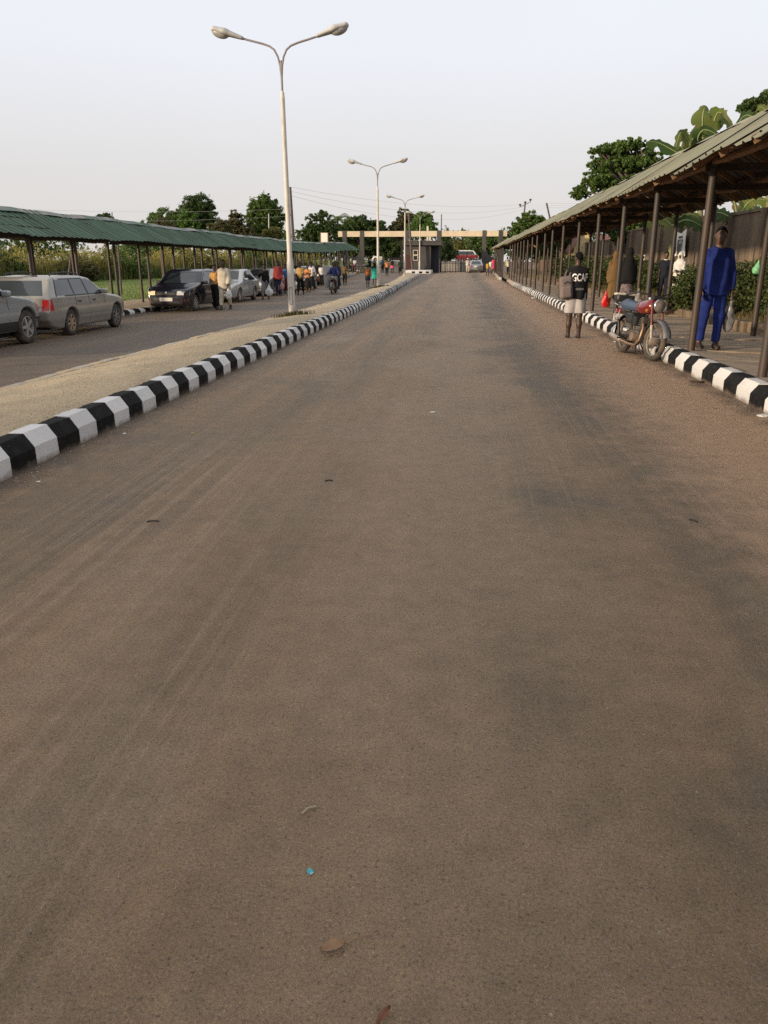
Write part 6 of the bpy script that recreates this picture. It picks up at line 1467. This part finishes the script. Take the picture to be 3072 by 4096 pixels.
_, _, arm_, ss = P_('person in black sweater and grey jeans carrying a round white bag', -9.57, 38.1, 180, 1.62, top=C_BLACK, sleeve='long', hem=.86, bot=C_JEANG, hair='braids', legs=walkB['legs'], arms=((5, 8, 12), (20, 25, 120)), armin=(0, 30), wid=.95)
plastic_bag('large round white bag of the person in black sweater', at_person((-9.57, 38.1, zl(38)), 180, arm_[0][2] * ss + arm_[0][3] * .1), M_WPL, .20, .56, 12, .1)
_, _, arm_, ss = P_('person in dark red shirt and jeans left of the nearest lamp post', -9.89, 42.3, 180, 1.74, top=C_RED, sleeve='long', hem=.80, loose=.03, bot=C_JEAN, **still)
plastic_bag('pinkish plastic bag held by the person in dark red shirt', at_person((-9.89, 42.3, zl(42)), 180, arm_[0][2] * ss + arm_[0][3] * .1), mat('pink_plastic', (.42, .22, .20), .4, .2), .13, .50, 13)
P_('person in blue top and maroon trousers half hidden by the nearest lamp post', -10.25, 45.4, 180, 1.6, top=C_SKY, bot=C_MAROON, hair='bun', **walkA)
_, _, arm_, ss = P_('person in white shirt just right of the nearest lamp post', -9.55, 44.3, 180, 1.62, top=C_WHITE, bot=C_BLACK, **walkB)
plastic_bag('white plastic bag right of the nearest lamp post', at_person((-9.55, 44.3, zl(44)), 180, arm_[0][2] * ss + arm_[0][3] * .1), M_WPL, .14, .5, 14)
P_('person in tan T-shirt and black trousers walking towards the camera', -8.98, 43.7, 180, 1.70, top=C_TAN, bot=C_BLACK, **walkB)
P_('person in white blouse walking behind the one in tan T-shirt', -9.55, 50.0, 180, 1.66, top=C_WHITE, bottom='skirt', bot=C_BLACK, bhem=.3, hair='bun', **still)
P_('person in orange top with folded arms and dark wrap skirt', -9.34, 47.7, 180, 1.55, top=C_ORPL, bottom='skirt', bot=C_BLACK, bhem=.28, hair='bun', legs=((8, 3), (-8, 5)), arms=((18, 8, 95), (18, 8, 95)), armin=(55, 55), skin=1)
P_('person in white shirt and black trousers standing beside the dark red car', -10.45, 58.6, 185, 1.55, top=C_WHITE, bot=C_BLACK, **still)
P_('person in dark gown walking behind the motorcycle riders', -8.45, 53.5, 180, 1.68, top=C_NAVY, sleeve='long', bottom='skirt', bot=C_NAVY, bhem=.2, **still)
P_('person in open brown jacket over white shirt on the left road', -9.10, 61.2, 175, 1.58, top=C_BROWN, bot=C_BLACK, hair='bun', **still)
bpl = (-6.82, 57.0, zl(57)); P_('child with orange backpack and dark skirt walking away', -6.82, 57.0, 0, 1.50, top=C_BROWN, bottom='skirt', bot=C_NAVY, bhem=.55, **walkA)
pack('orange backpack on the child walking away by the second lamp post', bpl, 0, (0, -.165, 1.02), C_BACKO, M_BLACKP, .13, .07, .20, h=.022)
P_('person in bright teal green dress walking away beside the second lamp post', -6.74, 60.6, 0, 1.60, top=C_GREEN, sleeve='long', bottom='skirt', bot=C_GREEN, bhem=.52, bloose=.05, hijab=C_BLACK, hlen=1.32, **still)
P_('person in orange top and tight black trousers walking away in the far road', -7.84, 82.0, 0, 1.58, top=C_ORPL, bot=C_BLACK, hair='bun', **walkA)
P_('person in black top and pink skirt far down the left road', -8.35, 94.0, 0, 1.58, top=C_BLACK, bottom='skirt', bot=C_PINK, bhem=.62, bloose=.06, **walkB)
P_('person in dark green clothes beside the third lamp post', -6.71, 84.8, 0, 1.5, top=C_DGREEN, bot=C_BLACK, bottom='skirt', bhem=.4, **still)
for k, (x, y, tp) in enumerate(((-12.9, 95., C_WHITE), (-11.6, 99.0, C_NAVY), (-10.9, 98.0, C_GREY), (-10.2, 101., C_SKY), (-14.0, 93.5, C_BLACK))):
    P_(('person in white shirt in the shaded crowd by the left gate pillar', 'person in navy in the shaded crowd by the left gate pillar', 'person in grey shirt in the shaded crowd by the left gate pillar', 'person in blue shirt in the shaded crowd by the left gate pillar', 'person in black shirt in the shaded crowd by the left gate pillar')[k], x, y, 170 + 20 * k, 1.66, top=tp, bot=C_BLACK, h=.04, hh=.015, **still)
# --- motorcycle with two riders carrying a board
mx0, my0 = -7.38, 45.9; rzm = -HY
motorbike('motorcycle with two riders coming down the left road', (mx0, my0, zl(46)), rzm, 0., carpaint('blue_tank', (.02, .03, .09)), M_SEATB, 0., 0, pad=False)
C_STRIPE = cloth('blue_striped_shirt', (.03, .045, .15), .2, col2=(.42, .09, .07), s2=9., f2=(.60, .64))
seatp = lambda d: (mx0 + .0, my0 - d, zl(46))
person('rider in blue and red striped shirt steering the motorcycle', seatp(.42), 180, 1.70, seat=.93, legs=((62, 78, 14), (62, 78, 14)), arms=((42, 22, 28), (42, 22, 28)), lean=8, top=C_STRIPE, sleeve='long', bot=C_GREY, shoes=SB, h=.022, hh=.008, seed=71)
person('passenger in dark clothes sitting behind the motorcycle rider', (mx0 + .03, my0 - .02, zl(46)), 176, 1.70, seat=.97, legs=((60, 72, 16), (60, 72, 16)), arms=((30, 12, 40), (30, 12, 40)), lean=4, top=C_NAVY, sleeve='long', bot=C_BLACK, shoes=SB, h=.024, hh=.009, seed=72, hyaw=15)
bd = tag(MB().box((0, 0, 0), (.42, .03, 1.25), bev=.006).build('white_board', mat('board_face', (.42, .41, .39), .6, .12, 3.), None), 'tall pale board carried upright beside the motorcycle riders', 'board'); bd.location = (mx0 - .42, my0 - .35, zl(46) + .92); bd.rotation_euler = (R(4), R(-7), R(24))
# --- parked motorcycles by the left gate pillar
motorbike('red motorcycle parked side-on near the left gate pillar', (-12.95, 88.5, zl(88)), 0, R(-5), M_TANKR, M_SEATB, 0., 0, 'motorcycles parked by the gate', pad=False)
motorbike('dark motorcycle parked behind the red one near the gate pillar', (-12.1, 92.0, zl(92)), R(-20), R(-5), P_BLK, M_SEATB, .2, 0, 'motorcycles parked by the gate', pad=False)
person('person sitting on the red motorcycle near the left gate pillar', (-12.65, 88.5, zl(88)), -90, 1.68, seat=.92, legs=((50, 60, 14), (50, 60, 14)), arms=((35, 10, 30), (35, 10, 30)), top=C_BROWN, bot=C_BLACK, shoes=SB, h=.035, hh=.014, seed=73)
# ================================================================ SMALL THINGS ON THE GROUND
def litter(name, label, cat, loc, V, F, m, rz=0., th=.0):
    mb = MB(); mb.add(V, F); o = mb.build(name, m, None, 40); o.location = loc; o.rotation_euler = (0, 0, rz); return tag(o, label, cat)
def crumple(r, sz, n=9):
    V = [(0, 0, sz * .5)]; F = []
    for k in range(n): a = 2 * math.pi * k / n; q = sz * r.uniform(.6, 1.1); V.append((q * math.cos(a), q * math.sin(a), sz * r.uniform(.25, .7)))
    for k in range(n): a = 2 * math.pi * (k + .5) / n; q = sz * r.uniform(.7, 1.1); V.append((q * math.cos(a), q * math.sin(a), r.uniform(0, .002)))
    for k in range(n): F += [(0, 1 + k, 1 + (k + 1) % n), (1 + k, 1 + n + k, 1 + (k + 1) % n), (1 + n + k, 1 + n + (k + 1) % n, 1 + (k + 1) % n)]
    return V, F
rl = random.Random(4)
def G(x, y):   # where a photo pixel's sight line meets the road
    u = (x - 1536.) / 3076; v = (2048. - y) / 3076; fy = math.cos(PITCH) + v * math.sin(PITCH); z = -math.sin(PITCH) + v * math.cos(PITCH); t_ = -CAMH / z
    return Vector(((u * math.cos(YAW) - fy * math.sin(YAW)) * t_, (u * math.sin(YAW) + fy * math.cos(YAW)) * t_, .001))
V, F = crumple(rl, .010); litter('sweet_wrapper', 'small crumpled turquoise wrapper on the asphalt', 'wrapper', G(1242, 3490), V, F, mat('turquoise_foil', (.03, .34, .42), .3, .4, 200., col2=(.55, .65, .65), s2=90., f2=(.55, .6)))
# dead leaf with a long stalk
V = []; F = []; N = 9
for k in range(N + 1):
    u = k / N; w = .017 * math.sin(math.pi * min(1, u * 1.02 + .02)) ** .7; z = .003 + .006 * math.sin(u * 3)
    V += [(u * .062 - .031, -w, z + .006), (u * .062 - .031, 0, z), (u * .062 - .031, w, z + .005)]
for k in range(N):
    for i in range(2): F.append((k * 3 + i, k * 3 + i + 1, k * 3 + i + 4, k * 3 + i + 3))
lf = litter('dead_leaf', 'dry brown leaf with long stalk lying on the asphalt in the foreground', 'leaf', G(1335, 3795), V, F, mat('dead_leaf_brown', (.24, .14, .075), .8, .25, 60.), .45)
MB().tube([(.031, 0, .005), (.06, .006, .008), (.098, .002, .004)], [.0022, .0018, .0012], 5).build('stalk', MATS['dead_leaf_brown'], lf)
V2 = [(x * .9, y * .55, z) for x, y, z in V]; litter('dead_leaf', 'curled red-brown leaf at the bottom edge of the picture', 'leaf', G(1535, 4075), V2, F, mat('dead_leaf_red', (.17, .07, .035), .8, .25, 60.), 1.1)
M_PAPER = mat('white_paper', (.58, .56, .53), .7, .1)
for k, (px, py, sz, lab) in enumerate(((1730, 1650, .032, 'crumpled white paper in the middle of the road'), (497, 1736, .022, 'white scrap beside the striped median kerb'), (2466, 1368, .07, 'white paper lying behind the parked motorcycle'), (2135, 1193, .12, 'white litter against the right kerb beyond the person in black'), (3050, 1665, .06, 'pale crushed paper at the foot of the right kerb'), (152, 1928, .018, 'tiny white scrap near the left edge by the kerb'))):
    V, F = crumple(rl, sz); V = [(x, y, z * .5) for x, y, z in V]; litter('paper_scrap', lab, 'paper', G(px, py), V, F, M_PAPER)
V, F = crumple(rl, .02); litter('yellow_scrap', 'small yellow leaf scrap on the road near the median kerb', 'leaf', G(770, 1733), [(x, y, z * .3) for x, y, z in V], F, mat('yellow_leaf', (.42, .24, .05), .7))
V, F = crumple(rl, .06); litter('dark_rag', 'dark dead leaf litter clump at the right kerb foot', 'leaf litter', G(2790, 1530), [(x * 1.6, y, z * .5) for x, y, z in V], F, mat('dark_leaf', (.06, .035, .02), .9))
for k, (px, py, rz_, L) in enumerate(((1316, 1925, .3, .06), (1455, 1960, .9, .045), (1636, 2060, 1.9, .05), (612, 2088, .2, .075), (1236, 3245, .8, .05), (2775, 2085, 2.2, .06))):
    lab = ('dark twig on the road left of centre', 'short pale stick in mid road', 'thin straw lying in mid road', 'dark flat twig on the left of the road', 'tiny curved straw in the foreground', 'small dark twig on the right of the road')[k]
    o = tag(MB().tube([(-L / 2, 0, .004), (0, .006, .007), (L / 2, 0, .004)], .0045 if k in (0, 3, 5) else .003, 5).build('twig', mat('dark_twig', (.04, .03, .025), .9) if k in (0, 3, 5) else mat('pale_straw', (.36, .30, .20), .9), None), lab, 'twig'); o.location = G(px, py); o.rotation_euler = (0, 0, rz_)
# grit: stones and crumbs too small to pick apart
r = np.random.RandomState(9); n = 2600
Y = np.concatenate([1.1 + 7 * r.rand(700) ** 1.5, 4 + 30 * r.rand(n - 700) ** 1.3]); X = np.concatenate([r.uniform(-2.6, 2.8, 700), np.where(r.rand(n - 700) < .6, RK - .06 - .5 * r.rand(n - 700) ** 2, 0)])
for q in range(700, n):
    if X[q] == 0: X[q] = lk(Y[q]) + .05 + .3 * r.rand() ** 2
s_ = np.where(np.arange(n) < 700, r.uniform(.0015, .004, n), r.uniform(.004, .014, n)); T4 = np.array([[1, 0, 0], [-.5, .87, 0], [-.5, -.87, 0], [0, 0, .8]])
a = r.uniform(0, 6.28, n); c_, ss_ = np.cos(a), np.sin(a); V = np.stack([np.stack([(T4[k, 0] * c_ - T4[k, 1] * ss_) * s_ + X, (T4[k, 0] * ss_ + T4[k, 1] * c_) * s_ + Y, T4[k, 2] * s_ + .001], 1) for k in range(4)], 1).reshape(-1, 3)
k4 = np.arange(n)[:, None] * 4; F = np.concatenate([k4 + [0, 1, 3], k4 + [1, 2, 3], k4 + [2, 0, 3]])
tag(link('grit', mesh_np('grit', V, F), None, leafmat('grit_stone', [(.28, .22, .16), (.10, .08, .06), (.36, .31, .25), (.16, .11, .07)], 0.)), 'loose grit and crumbs on the asphalt', 'grit', kind='stuff')
# rubble on the walkway edge, things on the hedge
for k, (x, y, sz) in enumerate(((5.35, 23.2, .09), (5.6, 24.0, .11), (5.15, 21.6, .07), (5.5, 22.4, .06))):
    V, F = crumple(rl, sz, 7); o = litter('rubble_stone', ('smallest', 'largest', 'nearest', 'flat')[k] + ' broken concrete lump on the back edge of the walkway', 'stone', (x, y, walk_z(x, y)), V, F, M_DITCH)
plastic_bag('green plastic bag caught on the hedge right of the person in blue', (6.75, 19.4, 1.56), mat('green_plastic', (.16, .42, .22), .4, .2), .12, .30, 21, .09)
plastic_bag('pink plastic bag caught on the hedge behind the person in blue', (6.75, 21.2, 1.52), mat('pink_bag', (.55, .22, .22), .4, .2), .08, .34, 22, .06)
